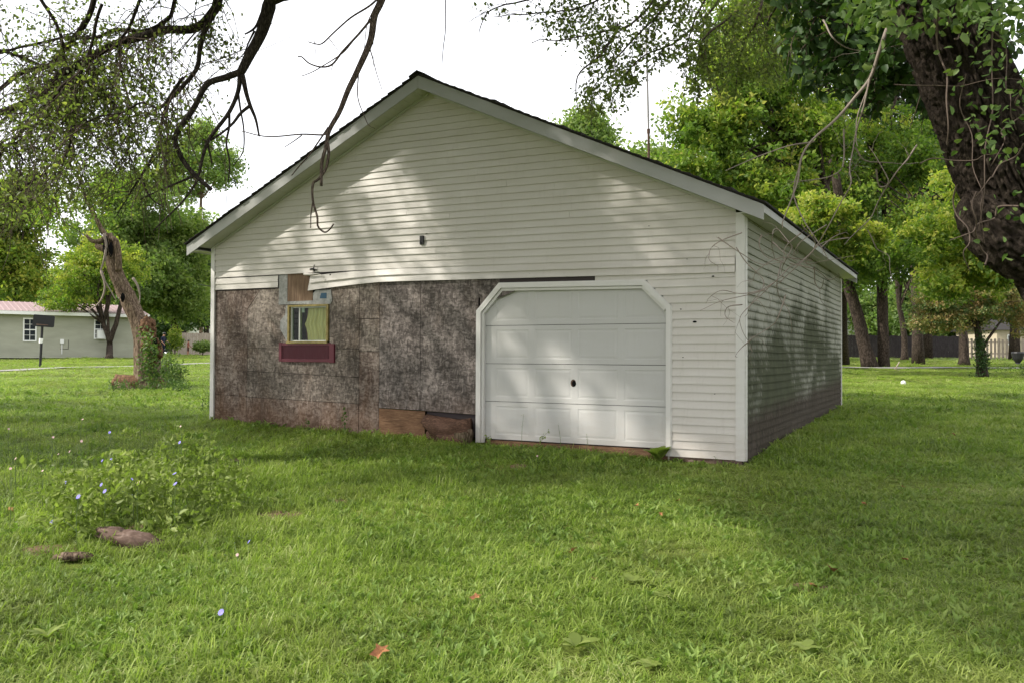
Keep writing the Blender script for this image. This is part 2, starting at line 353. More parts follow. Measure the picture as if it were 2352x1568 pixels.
for px, py, sx, sy in ((640, 1180, .30, .16), (778, 1150, .14, .10), (545, 1056, .30, .12), (1195, 1070, .20, .14), (1385, 1035, .9, .12), (1560, 1050, .5, .1),
                       (1860, 1348, .18, .10), (120, 1262, .30, .16), (330, 1215, .35, .16), (1650, 1062, .4, .12), (700, 975, .9, .1), (1290, 1022, .9, .08)):
    sx, sy = sx*.75, sy*.75; c = gr(px, py); dirts.append((c, sx, sy)); V = [tuple(c+np.array([0, 0, .012]))]; n = 22; f = []
    for ring in (.5, 1.):
        for k in range(n):
            a = k/n*6.283; rr = ring*(1+.35*noise.noise(Vector((math.cos(a)*1.7+px, math.sin(a)*1.7, 0))))
            x = c[0]+math.cos(a)*sx*rr; y = c[1]+math.sin(a)*sy*1.6*rr; V.append((x, y, gz(x, y)+.012-(.016 if ring == 1. else 0)))
    f = [(0, 1+k, 1+(k+1) % n) for k in range(n)]+[(1+k, 1+n+k, 1+n+(k+1) % n, 1+(k+1) % n) for k in range(n)]
    mb = MB(); mb.add(V, f); tag(mb.build('dirt_patch', M['dirt'], None, True), kind='structure')

# ------------------------------------------------------------ the garage
GW, GD = 9.0, 9.2; RX = -4.588; EX_L, EX_R = -9.29, .306; OH = .31
garage = empty('garage', (0, 0, 0), 'long low garage with cream siding above bare strandboard and a white overhead door', 'garage')
def soff(x): return min(3.133+(x+8.924)*.464, 5.145-(x-RX)*.464)      # where siding meets the rake soffit
def ztop(x): return 3.128+(x+9.29)*.466 if x < RX else 5.319-(x-RX)*.4596
def board(zb_, zt_, x0, x1, parent=garage, m=None, name='siding_board', y=0., lip=.022, h=.1016, n=None, wave=.0015, slope=True, ret=True):
    """one lap course: zb_/zt_ are functions of x for its bottom lip and its top edge"""
    n = n or max(2, int((x1-x0)/.45)); V = []; f = []
    s0 = random.random()*50
    for i in range(n+1):
        x = x0+(x1-x0)*i/n; b, t = zb_(x), zt_(x)
        wv = wave*noise.noise(Vector((x*1.7+s0, s0, 0)))*2
        V += [(x, y-.004, b), (x, y-lip+wv, b), (x, y-lip+wv+.001, b+.006), (x, y-.005+wv, t)]
    for i in range(n):
        a = i*4
        for k in range(3): f.append((a+k, a+4+k, a+5+k, a+1+k))
    f += [(0, 1, 2, 3), (n*4+3, n*4+2, n*4+1, n*4)]
    mb = MB(); mb.add(V, f); return mb.build(name, m or M['siding'], parent)
def sag(x): return -.014*max(0., x+5.1)
edge = lambda k: (lambda x: 2.379+.0994*k+sag(x))
# gable and upper courses, clipped by the rake
k = 2
while True:
    z0 = 2.379+.0994*k
    if z0 > 5.11: break
    xa, xb = -8.93, -.09
    if z0+.05 > 3.13: xa = (z0+.0-3.133)/.464-8.924
    if z0+.05 > 3.05: xb = RX+(5.145-(z0-.05))/.464; xb = min(xb, -.09)
    if xb-xa < .15: break
    zt = (lambda kk: (lambda x: max(min(2.379+.0994*(kk+1)+sag(x), soff(x)+.01), 2.379+.0994*kk+sag(x)+.002)))(k)
    # long walls are made of several lengths butted together
    cuts = sorted(random.uniform(xa+.8, xb-.8) for _ in range(1 if xb-xa < 5 else 2)) if xb-xa > 3 else []
    if k == 2: cuts = [-5.40]
    if k == 3: cuts = []
    xs = [xa]+cuts+[xb]
    for i in range(len(xs)-1):
        board(edge(k), zt, xs[i], xs[i+1]-.001, lip=.022+.002*(i % 2), n=max(3, int((xs[i+1]-xs[i])/.12)) if z0 > 2.9 else None)
    k += 1
# loose lower courses
for kk in (0, 1):
    board(lambda x: 2.370+.0950*kk, lambda x: 2.370+.0950*(kk+1)+.004, -8.93, -7.515, lip=.02)
curl = lambda x: 0 if x < -6 else 0
def drop(x): return -.085*max(0., min(1., (-5.45-x)/1.42))**1.3
for kk in (0, 1):
    board(lambda x: 2.379+.0994*kk+sag(x)+drop(x)*(1-.2*kk), lambda x: 2.379+.0994*(kk+1)+sag(x)+drop(x)*(1-.2*(kk+1))+.002, -6.865+.03*kk, -3.84, lip=.030, y=-.006, n=24, wave=.004)
    board(lambda x: 2.379+.0994*kk+sag(x), lambda x: 2.379+.0994*(kk+1)+sag(x)+.002, -3.845, -.10, lip=.036, y=-.002, n=20, wave=.003)
MB().box(-8.93, -7.3, .004, .012, 2.35, 2.62).box(-7.52, -3.3, .004, .012, 2.44, 2.62).build('felt_or_dark_gap', M['interior'], garage)
# courses right of the door
z0 = .02; kk = 0
while z0 < 2.30:
    def left(z): return -.91 if z < 1.9 else max(-.91-(z-1.9)*1.03, -1.24)
    z1 = min(z0+.1016, 2.34)
    if z0 > 2.22: xl = -1.95
    else: xl = left(z0+.05)
    board(lambda x: z0, lambda x: z1, xl, -.088, lip=.021, y=.004 if z0 > 2.2 else 0, n=4); z0 += .1016; kk += 1
MB().box(-3.4, -1.96, .0, .01, 2.24, 2.36).build('felt_or_dark_gap', M['interior'], garage)  # dark strip standing in for the shadowed gap above the door trim
# side wall courses (facing east) and hidden walls
def side_board(z, y0, y1):
    n = 14; V = []; f = []; s0 = random.random()*40
    for i in range(n+1):
        y = y0+(y1-y0)*i/n; wv = .003*noise.noise(Vector((y*1.5, s0, 1)))+random.uniform(-.0006, .0006); zz = z+.004*noise.noise(Vector((y*.7, z*3, 5)))
        V += [(.003, y, zz), (.021+wv, y, zz), (.020+wv, y, zz+.006), (.004+wv, y, zz+.1016)]
    for i in range(n):
        a = i*4
        for q in range(3): f.append((a+q, a+1+q, a+5+q, a+4+q))
    f += [(3, 2, 1, 0), (n*4, n*4+1, n*4+2, n*4+3)]
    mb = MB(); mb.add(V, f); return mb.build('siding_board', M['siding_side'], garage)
z = .02
while z < 3.0:
    cut = random.uniform(2.5, 7); side_board(z, .085, cut-.002); side_board(z, cut, 9.13); z += .1016
side_board(-.08, .085, 9.13)
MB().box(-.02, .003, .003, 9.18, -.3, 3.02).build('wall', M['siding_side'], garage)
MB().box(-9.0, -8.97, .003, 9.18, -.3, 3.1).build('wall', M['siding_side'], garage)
bw = MB(); bw.prism([(-8.97, -.3), (-.02, -.3), (-.02, 3.02), (RX, 5.1), (-8.97, 3.1)], 9.15, 9.18); bw.build('wall', M['siding'], garage)
gw = MB(); gw.prism([(-8.96, 2.36), (-.02, 2.36), (-.02, 3.0), (RX, 5.13), (-8.96, 3.1)], .0125, .03); gw.build('wall', M['siding'], garage)
MB().box(-.955, -.02, .0125, .03, -.3, 2.36).build('wall', M['siding'], garage)
MB().box(-9.02, -3.6, .012, .4, -.35, .10 if False else -.02).build('foundation', M['dirt'], garage)
MB().box(-.93, .0, .004, .3, -.35, .018).build('foundation', M['stone'], garage)
# corner boards
MB().box(-.088, .020, -.030, .0, .012, 3.040).box(.0055, .030, .0, .084, .012, 2.983).build('corner_board', M['trim'], garage)
MB().box(-9.015, -8.932, -.030, .0, .17, 3.12).box(-9.03, -9.001, .0, .084, .17, 3.12).build('corner_board', M['trim'], garage)
MB().box(.004, .028, 9.13, 9.21, .12, 3.0).box(-.08, .004, 9.182, 9.21, .12, 3.0).build('corner_board', M['trim'], garage)
# fascia, soffits, roof
FHH = .185
def rake(x0, x1, y0, y1, name='rake_fascia'):
    cuts = [x0, x0+(x1-x0)*.42, x1] if x0 > -5 else [x0, x1]
    for a, b in zip(cuts[:-1], cuts[1:]):
        p = MB(); p.prism([(a, ztop(a+1e-4)-FHH), (b-.002, ztop(b-1e-4)-FHH), (b-.002, ztop(b-1e-4)-.004), (a, ztop(a+1e-4)-.004)], y0, y1); p.build(name, M['fascia'], garage)
rake(EX_L, RX-.001, -OH, -OH+.02); rake(RX+.001, EX_R, -OH, -OH+.02)
rake(EX_L, RX-.001, GD+OH-.02, GD+OH); rake(RX+.001, EX_R, GD+OH-.02, GD+OH)
# rake soffit panels
def soffit_run(x0, x1, slope):
    n = int(abs(x1-x0)/.095)
    for i in range(n):
        a = x0+(x1-x0)*i/n; b = x0+(x1-x0)*(i+1)/n
        a, b = min(a, b)+.002, max(a, b)-.002
        za = ztop(a)-FHH+.015+.0; zb2 = ztop(b)-FHH+.015
        dz = random.uniform(-.0015, .0015)
        mb = MB(); mb.prism([(a, za+dz), (b, zb2+dz), (b, zb2+.012+dz), (a, za+.012+dz)], -OH+.021, -.001)
        mb.build('soffit_panel', M['soffit'], garage)
soffit_run(-9.028, RX-.004, 1); soffit_run(.026, RX+.004, -1)
# thin channel where the siding meets the rake soffit
for a, b in ((-8.93, RX-.01), (RX+.01, -.09)):
    mb = MB(); mb.prism([(a, ztop(a)-FHH-.022), (b, ztop(b)-FHH-.022), (b, ztop(b)-FHH+.012), (a, ztop(a)-FHH+.012)], -.034, -.020); mb.build('trim_strip', M['soffit'], garage)
# boxed eaves
def eave(x0, x1, zt, m_):
    xo = x1 if x1 > -1 else x0
    n = int((GD+2*OH)/.4)
    for i in range(n):
        y0 = -OH+.022+(GD+2*OH-.044)*i/n; y1 = -OH+.022+(GD+2*OH-.044)*(i+1)/n-.003
        MB().box(min(x0, x1)+(.022 if x0 < -5 else .029), max(x0, x1)-(.022 if x1 > -1 else .0)-(.031 if x0 < -5 else 0), y0, y1, zt, zt+.012).build('soffit_panel', m_, garage)
    if x1 > -1: MB().box(x1-.02, x1, -OH+.0215, GD+OH-.0215, zt-.01, ztop(x1)-.008).build('eave_fascia', M['fascia'], garage)
    else: MB().box(x0, x0+.02, -OH+.0215, GD+OH-.0215, zt-.01, ztop(x0)-.008).build('eave_fascia', M['fascia'], garage)
eave(.0, EX_R, 2.985, M['soffit']); eave(EX_L, -9.0, 3.02, M['soffit'])
# roof decks + shingle courses with ragged ends
roof = MB(); roof.prism([(EX_L-.015, ztop(EX_L)-.002), (RX, 5.317), (RX, 5.340), (EX_L-.015, ztop(EX_L)+.018)], -OH-.012, GD+OH+.012)
roof = roof.build('roof', M['shingle'], garage)
r2 = MB(); r2.prism([(RX+.001, 5.317), (EX_R+.015, ztop(EX_R)-.002), (EX_R+.015, ztop(EX_R)+.018), (RX+.001, 5.340)], -OH-.012, GD+OH+.012)
r2.build('roof', M['shingle'], garage)
for side in (-1, 1):
    ln = abs((EX_L if side < 0 else EX_R)-RX)+.03; nrow = int(ln/.127)
    for i in range(nrow):
        a = RX+side*(ln-i*ln/nrow); b = RX+side*(ln-(i+1)*ln/nrow-.012)
        b = min(b, RX-.005) if side < 0 else max(b, RX+.005)
        ys = -OH-.026-random.uniform(0, .022)
        lift = random.uniform(0, .006)+ (random.uniform(.0, .022) if side > 0 and random.random() < .35 else 0)
        za, zb3 = ztop(a)+.0185, ztop(b)+.0185
        V = [(a, ys, za+.016+lift), (b, ys, zb3+.002), (a, ys+.0, za), (b, ys, zb3)]
        V += [(p[0], GD+OH+.03, p[2]) for p in V]
        mb = MB(); f = [(0,1,3,2), (4,6,7,5), (0,4,5,1), (2,3,7,6), (0,2,6,4), (1,5,7,3)]; mb.add(V, f); mb.build('shingle', M['shingle'], garage)
MB().prism([(RX-.14, 5.295), (RX, 5.362), (RX+.14, 5.297), (RX+.14, 5.318), (RX, 5.386), (RX-.14, 5.316)], -OH-.04, GD+OH+.04).build('ridge_cap', M['shingle'], garage)

# strandboard sheets under the missing siding
def sheet(name, poly, m, y=.004, th=.011): mb = MB(); mb.prism(poly, y, y+th); return mb.build(name, m, garage)
G_ = .0035
def rect(x0, z0, x1, z1): return [(x0+G_, z0+G_), (x1-G_, z0+G_), (x1-G_, z1-G_), (x0+G_, z1-G_)]
BOT = .0
sheet('strandboard', [(-8.93, .605), (-8.193, .592), (-8.193, 2.04), (-7.93, 2.33), (-7.93, 2.352), (-8.93, 2.352)], M['osb_brown'])
sheet('strandboard', [(-8.93, BOT), (-8.205, BOT), (-8.205, .585), (-8.93, .598)], M['osb_brown'])
sheet('strandboard', [(-8.186, 1.386), (-7.31, 1.378), (-7.31, 2.352), (-7.922, 2.352), (-7.922, 2.325), (-8.186, 2.03)], M['osb_pale'])
sheet('strandboard', rect(-6.452, 1.375, -5.864, 2.44), M['osb_pale'])
sheet('strandboard', rect(-7.31, 1.378, -6.452, 1.466), M['osb_pale'])
sheet('strandboard', [(-8.186, 1.008), (-5.866, .938), (-5.866, 1.368), (-8.186, 1.380)], M['osb_pale'], y=.0048)
sheet('strandboard', [(-8.19, .577), (-5.868, .532), (-5.866, .932), (-8.188, 1.002)], M['osb_pale'], y=.0044)
sheet('strandboard', [(-8.198, BOT), (-5.868, BOT), (-5.868, .526), (-8.198, .571)], M['osb_brown'])
sheet('strandboard', rect(-5.861, 1.83, -5.48, 2.44), M['osb_pale'], y=.0035)
sheet('strandboard', rect(-5.861, 1.335, -5.48, 1.828), M['osb_pale'], y=.0046)
sheet('strandboard', rect(-5.861, BOT, -5.48, 1.331), M['osb_brown'])
sheet('strandboard', [(-5.476, .482), (-4.735, .470), (-4.735, 2.44), (-5.476, 2.44)], M['osb_grey'])
sheet('strandboard', [(-4.727, .468), (-3.745, .440), (-3.745, 2.10), (-3.722, 2.10), (-3.722, 2.44), (-4.727, 2.44)], M['osb_grey'])
sheet('strandboard', [(-3.716, 2.0), (-3.36, 2.1), (-3.0, 2.24), (-3.0, 2.44), (-3.716, 2.44)], M['osb_grey'])
sheet('kick_board', [(-5.476, BOT+.02), (-4.645, BOT+.02), (-4.645, .456), (-5.476, .474)], M['plywood'])
sheet('kick_board', [(-4.640, .10), (-3.72, .10), (-3.72, .43), (-4.640, .452)], M['interior'], y=.05)
# nail / rust stains are in the sheets; felt, patch and window
sheet('felt_or_dark_gap', [(-7.50, 2.09), (-7.318, 2.085), (-7.318, 2.575), (-7.495, 2.575)], M['wrap'], y=-.004, th=.007)
sheet('felt_or_dark_gap', [(-7.50, 2.088), (-6.42, 2.072), (-6.39, 2.13), (-6.42, 2.30), (-6.72, 2.30), (-6.78, 2.25), (-6.775, 2.135), (-7.32, 2.132), (-7.50, 2.13)], M['wrap'], y=-.007, th=.007)
sheet('felt_or_dark_gap', [(-7.47, 1.70), (-7.30, 1.47), (-7.303, 2.07), (-7.345, 2.07), (-7.36, 1.92), (-7.46, 1.83)], M['wrap'], y=-.005, th=.006)
sheet('plywood_patch', [(-7.315, 2.135), (-6.79, 2.128), (-6.785, 2.58), (-7.315, 2.58)], M['plywood_v'], y=-.003, th=.006)
sheet('plastic_scrap', [(-6.64, 2.165), (-6.50, 2.16), (-6.50, 2.25), (-6.61, 2.25)], M['stain'], y=-.0095, th=.002)
# torn vinyl edge on the sagging courses
mb = MB(); mb.tube([(-6.93, -.045, 2.56), (-6.80, -.052, 2.545), (-6.66, -.055, 2.55), (-6.56, -.05, 2.53), (-6.52, -.05, 2.46), (-6.51, -.05, 2.40)], [.022, .018, .010, .006, .004, .003], 6)
mb.build('torn_vinyl', M['siding'], garage, True)
WX0, WX1, WZ0, WZ1 = -7.297, -6.462, 1.468, 2.073
win = MB().box(WX0, WX0+.035, -.022, .09, WZ0, WZ1).box(WX1-.035, WX1, -.022, .09, WZ0, WZ1).box(WX0+.035, WX1-.035, -.022, .09, WZ1-.03, WZ1).box(WX0, WX1, -.05, .09, WZ0-.012, WZ0+.022)
win = win.build('window', M['brass'], garage)
xi0, xi1, zi0, zi1 = WX0+.036, WX1-.036, WZ0+.023, WZ1-.031
MB().box(xi0, xi0+.03, .02, .06, zi0, zi1).box(xi1-.014, xi1, .02, .06, zi0, zi1).box(xi0+.03, xi1-.014, .02, .06, zi1-.018, zi1).box(xi0+.03, xi1-.014, .02, .06, zi0, zi0+.018).build('sash', M['alu'], win)
MB().box(-7.085, -7.068, .015, .065, zi0+.018, zi1-.018).build('mullion', M['alu'], win)
MB().box(xi0+.03, xi1-.014, .036, .040, zi0+.018, zi1-.018).build('pane', M['glass'], win)
MB().box(-7.055, -6.995, .045, .05, zi1-.09, zi1-.02).build('sticker', M['alu'], win)
MB().box(-7.18, -7.10, .30, .32, 1.4, 2.1).build('inner_post', M['maroon'], win)
cv = []; cf = []; nxx = 70
for i in range(nxx+1):
    for j in range(9):
        s, v_ = i/nxx, j/8; zc = zi0-.02+(zi1-zi0+.04)*v_
        xl = -6.985-.02*math.sin(v_*3)+(.055*math.exp(-((v_-.5)/.12)**2)*-1)
        x = xl+(xi1+.01-xl)*s; cv.append((x, .12+.016*math.sin(s*46+.6*math.sin(v_*2))+.008*math.sin(s*17), zc))
for i in range(nxx):
    for j in range(8): a = i*9+j; cf.append((a, a+9, a+10, a+1))
mb = MB(); mb.add(cv, cf); cu = mb.build('curtain', M['curtain'], garage, True)
MB().box(-7.9, -5.9, .9, .92, 1.0, 2.4).build('dark_backdrop', M['interior'], garage)  # dark sheet painted as the unlit garage interior behind the window
# maroon shutter lying on its side below the window
SX0, SX1, SZ0, SZ1 = -7.46, -6.327, 1.17, 1.46
sh = MB().box(SX0, SX0+.055, -.035, .003, SZ0, SZ1+.012).box(SX1-.09, SX1, -.035, .003, SZ0-.015, SZ1-.01).box(SX0+.055, SX1-.09, -.032, .003, SZ1-.035, SZ1+.005).box(SX0+.055, SX1-.09, -.032, .003, SZ0-.005, SZ0+.045).box(SX0+.055, SX1-.09, -.008, .002, SZ0+.045, SZ1-.035)
sh = sh.build('shutter', M['maroon'], garage)
nsl = 36; base = None
for i in range(nsl):
    x = SX0+.062+(SX1-.09-SX0-.068)*i/(nsl-1)
    if base is None:
        q = MB().prism([(0, -.008), (.018, -.009), (.008, -.019)], SZ0+.047, SZ1-.037, 'z'); base = q.build('slat', M['maroon'], sh); base.location.x = x-.009
    else:
        c = base.copy(); C.objects.link(c); c.location.x = x-.009
# electrical box, cable stub and nail holes
bx = MB().box(-4.722, -4.662, -.045, -.014, 2.905, 3.035).box(-4.715, -4.700, -.06, -.045, 2.93, 2.945).build('cable_box', M['black'], garage)
mb = MB(); mb.tube([(-6.74, -.02, 2.60), (-6.735, -.05, 2.63), (-6.72, -.045, 2.70)], [.012, .010, .006], 6); mb.tube([(-6.80, -.04, 2.63), (-6.74, -.055, 2.635), (-6.66, -.05, 2.61)], [.02, .014, .006], 6); mb.build('cable_stub', M['black'], garage, True)
for hx, hz, hr in ((-2.92, 2.40, .014), (-.37, 2.27, .014), (-.60, 1.71, .018), (-.78, 1.87, .009), (-.70, 2.5, .006), (-4.62, 3.07, .012), (-1.2, 2.95, .007), (-6.42, 2.53, .014), (-2.3, 2.45, .006), (-.75, 1.27, .007), (-.35, .82, .006)):
    mb = MB(); ring = [(hx+hr*1.4*math.cos(a)*random.uniform(.7, 1.2), hz+hr*.7*math.sin(a)) for a in np.linspace(0, 5.6, 9)]; mb.prism(ring, -.021, -.003); mb.build('hole', M['hole'], garage)

# overhead door
OUT = [(-3.750, .05), (-3.750, 1.907), (-3.394, 2.283), (-1.264, 2.250), (-.906, 1.902), (-.906, .02)]
def inset(poly, d):
    res = []
    for i, p in enumerate(poly):
        p = np.array(p)
        if i == 0: res.append((p[0]+d, p[1])); continue
        if i == len(poly)-1: res.append((p[0]-d, p[1])); continue
        a = np.array(poly[i-1]); b = np.array(poly[i+1]); u = (p-a)/np.linalg.norm(p-a); v = (b-p)/np.linalg.norm(b-p)
        n1 = np.array([u[1], -u[0]]); n2 = np.array([v[1], -v[0]]); nn = n1+n2; nn = nn/(nn@nn)*2; res.append(tuple(p+nn*d))
    return res
IN1 = inset(OUT, .062); IN2 = inset(OUT, .066)
for i in range(5):
    a, b, c, d = OUT[i], OUT[i+1], IN1[i+1], IN1[i]
    e = 0.0012
    mb = MB(); mb.prism([a, b, c, d], -.034, .008); tr_ = mb.build('door_trim', M['trim'], garage)
    i3 = inset(OUT, .10); a2, b2 = IN2[i], IN2[i+1]; c2, d2 = i3[i+1], i3[i]
    if i < 4: mb = MB(); mb.prism([a2, b2, c2, d2], .0, .052); mb.build('door_stop', M['trim'], garage)
    o2 = inset(OUT, -.014)
    mb = MB(); mb.prism([o2[i], o2[i+1], b, a], -.024, .0); mb.build('trim_channel', M['trim'], garage)
door = empty('garage_door', (0, 0, 0)); door.parent = garage
dx0, dx1 = -3.68, -.945; dY = .06
pcols = [(-3.484, -2.965), (-2.872, -2.313), (-2.224, -1.655), (-1.562, -1.010)]
for s in range(4):
    za = .10+.533*s+.004; zb4 = .10+.533*(s+1)-.003
    if s == 3: zb4 = 2.26
    xs = [dx0, dx1]; xs2 = sorted(set([dx0, dx1]+[x for p in pcols for x in p]))
    V = []; f = []
    def q4(x0, x1, z0_, z1_, y00=0., y10=0., y11=0., y01=0.):
        n = len(V); V.extend([(x0, dY+y00, z0_), (x1, dY+y10, z0_), (x1, dY+y11, z1_), (x0, dY+y01, z1_)]); f.append((n, n+1, n+2, n+3))
    pz0, pz1 = za+.066, za+.468
    q4(dx0, dx1, za, pz0); q4(dx0, dx1, pz1, zb4)
    xx = dx0
    for (a, b) in pcols:
        q4(xx, a, pz0, pz1); xx = b
        ra = [(a, pz0, b, pz1, 0.), (a+.012, pz0+.012, b-.012, pz1-.012, .0032), (a+.026, pz0+.026, b-.026, pz1-.026, .0032), (a+.045, pz0+.045, b-.045, pz1-.045, .001)]
        for (A, Bq) in zip(ra[:-1], ra[1:]):
            c0 = [(A[0], A[1]), (A[2], A[1]), (A[2], A[3]), (A[0], A[3])]; c1 = [(Bq[0], Bq[1]), (Bq[2], Bq[1]), (Bq[2], Bq[3]), (Bq[0], Bq[3])]
            for e in range(4):
                n = len(V); e2 = (e+1) % 4
                V.extend([(c0[e][0], dY+A[4], c0[e][1]), (c0[e2][0], dY+A[4], c0[e2][1]), (c1[e2][0], dY+Bq[4], c1[e2][1]), (c1[e][0], dY+Bq[4], c1[e][1])]); f.append((n, n+1, n+2, n+3))
        q4(ra[-1][0], ra[-1][2], ra[-1][1], ra[-1][3], .001, .001, .001, .001)
    q4(xx, dx1, pz0, pz1)
    mb = MB(); mb.add(V, f); mb.box(dx0, dx1, dY+.0125, dY+.045, za, zb4)
    mb.add([(dx0, dY, za), (dx1, dY, za), (dx1, dY+.0125, za), (dx0, dY+.0125, za), (dx0, dY, zb4), (dx1, dY, zb4), (dx1, dY+.0125, zb4), (dx0, dY+.0125, zb4)], [(0, 3, 2, 1), (4, 5, 6, 7)])
    mb.build('door_section', M['door'], door)
MB().box(dx0, dx1, dY+.05, dY+.07, .0, 2.3).build('backing', M['interior'], door)
mb = MB(); mb.prism([(-2.279+.030*math.cos(a), .909+.042*math.sin(a)) for a in np.linspace(0, 6.0, 12)], dY-.003, dY-.001); mb.build('lock_hole', M['hole'], door)
mb = MB(); mb.prism([(-2.289+.040*math.cos(a), .915+.052*math.sin(a)) for a in np.linspace(0, 6.0, 12)], dY-.001, dY+.0); mb.build('lock_plate', M['rust'], door)
MB().box(-3.62, -.95, .03, .2, -.15, .085).build('sill', M['plywood'], garage)

# ------------------------------------------------------------ foliage machinery
def inpoly(px, py, poly):
    px = np.asarray(px); py = np.asarray(py); ins = np.zeros(px.shape, bool); n = len(poly); j = n-1
    for i in range(n):
        xi, yi = poly[i]; xj, yj = poly[j]
        c = ((yi > py) != (yj > py)) & (px < (xj-xi)*(py-yi)/((yj-yi) or 1e-9)+xi); ins ^= c; j = i
    return ins
def leaves(name, P, size, tone, m, parent=None, width=.55, droop=.35, kind=None, oval=False):
    """one real leaf-sized kite per point"""
    n = len(P); size = np.broadcast_to(size, n)
    d = rng.normal(size=(n, 3)); d[:, 2] -= droop; d /= np.linalg.norm(d, axis=1)[:, None]
    s = np.cross(d, rng.normal(size=(n, 3))); s /= np.linalg.norm(s, axis=1)[:, None]; nn = np.cross(d, s)
    wd = (size*width*.5)[:, None]; ln = size[:, None]
    if oval:
        V = np.empty((n, 6, 3)); V[:, 0] = P; V[:, 3] = P+d*ln-nn*ln*.12
        for i_, (a_, f_) in zip((1, 2, 4, 5), ((.25, .95), (.62, .85), (.62, -.85), (.25, -.95))): V[:, i_] = P+d*ln*a_+s*wd*f_+nn*wd*.30-nn*ln*.12*a_**2
        b = np.arange(n)[:, None]*6; Fq = np.concatenate([b+np.array([[0, 1, 2, 3]]), b+np.array([[0, 3, 4, 5]])])
        o = npmesh(name, V.reshape(-1, 3), Fq, m, parent, {'tone': np.repeat(np.clip(tone, 0, 1), 6)})
        if kind: o['kind'] = kind
        return o
    V = np.empty((n, 4, 3)); V[:, 0] = P; V[:, 1] = P+d*ln*.42+s*wd+nn*wd*.35; V[:, 2] = P+d*ln; V[:, 3] = P+d*ln*.42-s*wd+nn*wd*.35
    b = np.arange(n)[:, None]*4; Fq = np.concatenate([b+np.array([[0, 1, 2]]), b+np.array([[0, 2, 3]])])
    o = npmesh(name, V.reshape(-1, 3), Fq, m, parent, {'tone': np.repeat(np.clip(tone, 0, 1), 4)})
    if kind: o['kind'] = kind
    return o
def clumps(cent, rad, per, flat=.68):
    """per points round each centre"""
    n = len(cent); rad = np.broadcast_to(rad, n)
    q = rng.normal(size=(n, per, 3)); q /= np.linalg.norm(q, axis=2)[..., None]; q *= (rng.random((n, per, 1))**.45)
    q[..., 2] *= flat
    return (cent[:, None]+q*rad[:, None, None]).reshape(-1, 3)
def smooth_path(pts, n=4, wob=0.):
    pts = [np.asarray(p, float) for p in pts]; out = []
    P = [2*pts[0]-pts[1]]+pts+[2*pts[-1]-pts[-2]]
    for i in range(1, len(P)-2):
        for k in range(n):
            t = k/n; a, b, c, d = P[i-1], P[i], P[i+1], P[i+2]
            q = .5*((2*b)+(-a+c)*t+(2*a-5*b+4*c-d)*t*t+(-a+3*b-3*c+d)*t**3)
            if wob: q = q+np.array(noise.noise_vector(Vector(q*2.5)))*wob
            out.append(q)
    out.append(pts[-1]); return out
def taper(n, r0, r1): return [r0+(r1-r0)*i/(n-1) for i in range(n)]
def crown_points(blobs, nclump, per, crad, jitter=1.0, shell=.55):
    """blobs: (centre xyz, radii xyz); clumps fill mostly the outer part"""
    vol = np.array([b[1][0]*b[1][1]*b[1][2] for b in blobs])**.75; ks = rng.choice(len(blobs), nclump, p=vol/vol.sum())
    q = rng.normal(size=(nclump, 3)); q /= np.linalg.norm(q, axis=1)[:, None]; rr = shell+(1-shell)*rng.random(nclump)**.8
    rr = rr*(1+.18*np.array([noise.noise(Vector(v*3+k)) for v, k in zip(q, ks)])*2)
    c = np.array([blobs[k][0] for k in ks])+q*rr[:, None]*np.array([blobs[k][1] for k in ks])
    sz_ = float(np.mean([b[1][0] for b in blobs])); c = c+rng.normal(0, .10*sz_, c.shape)
    kp = np.array([noise.noise(Vector(v*(2.6/sz_)))+.5*noise.noise(Vector(v*(6/sz_))) for v in c]) > -.07; c = c[kp]; q = q[kp]; nclump = len(c)
    tone_c = rng.normal(.45, .17, nclump)+.14*q[:, 2]
    P = clumps(c, crad*rng.uniform(.6, 1.35, nclump), per)
    tone = np.repeat(tone_c, per)+rng.normal(0, .15, nclump*per)
    return P, tone, c
def W_blob(px, py, d, rpx, rpy, rd=None):
    return (at(px, py, d), (rpx*d/F, rd or rpx*d/F, rpy*d/F))
def limbs_to(cs, hub, k, r=.06, parent=None, m=None, name='branch'):
    """real limbs running from a fork out to some of the clumps"""
    for i in rng.choice(len(cs), min(k, len(cs)), replace=False):
        a, b = np.asarray(hub), cs[i]; mid = (a+b)/2+rng.normal(0, .06, 3)*np.linalg.norm(b-a)+np.array([0, 0, .1*np.linalg.norm(b-a)])
        p = smooth_path([a, mid, b], 4); mb = MB(); mb.tube(p, taper(len(p), r, r*.2), 5, cap=False); mb.build(name, m, parent, True)
def bg_tree(name, label, trunk, r0, r1, blobs, nclump, per, crad, lsize, lm, bm=None, cat='tree', group=None, nl=14, lr=.07, extra=(), tshift=0, fork=.6):
    base = np.array(trunk[0]); base[2] = gz(base[0], base[1])-.1
    t = empty(name, tuple(base), label, cat, group)
    p = smooth_path([base]+[np.asarray(q) for q in trunk[1:]], 5, .03); rr = taper(len(p), r0, r1); rr[0] *= 1.35; rr[1] *= 1.1
    mb = MB(); mb.tube(p, rr, 12, wob=.12); mb.build('trunk', bm or M['bark'], t, True)
    for e, ra, rb in extra:
        q = smooth_path(e, 5, .02); mb = MB(); mb.tube(q, taper(len(q), ra, rb), 8, wob=.08); mb.build('branch', bm or M['bark'], t, True)
    P, tone, cs = crown_points(blobs, int(nclump*2.6), per, crad*.85, shell=.40)
    hub = p[int(len(p)*fork)]; limbs_to(cs, hub, nl, lr*1.15, t, bm or M['bark']); limbs_to(cs, p[-1], nl, lr*.8, t, bm or M['bark'])
    leaves('crown', P, rng.uniform(.5, 1.35, len(P))*lsize, tone+tshift, lm, t)
    return t

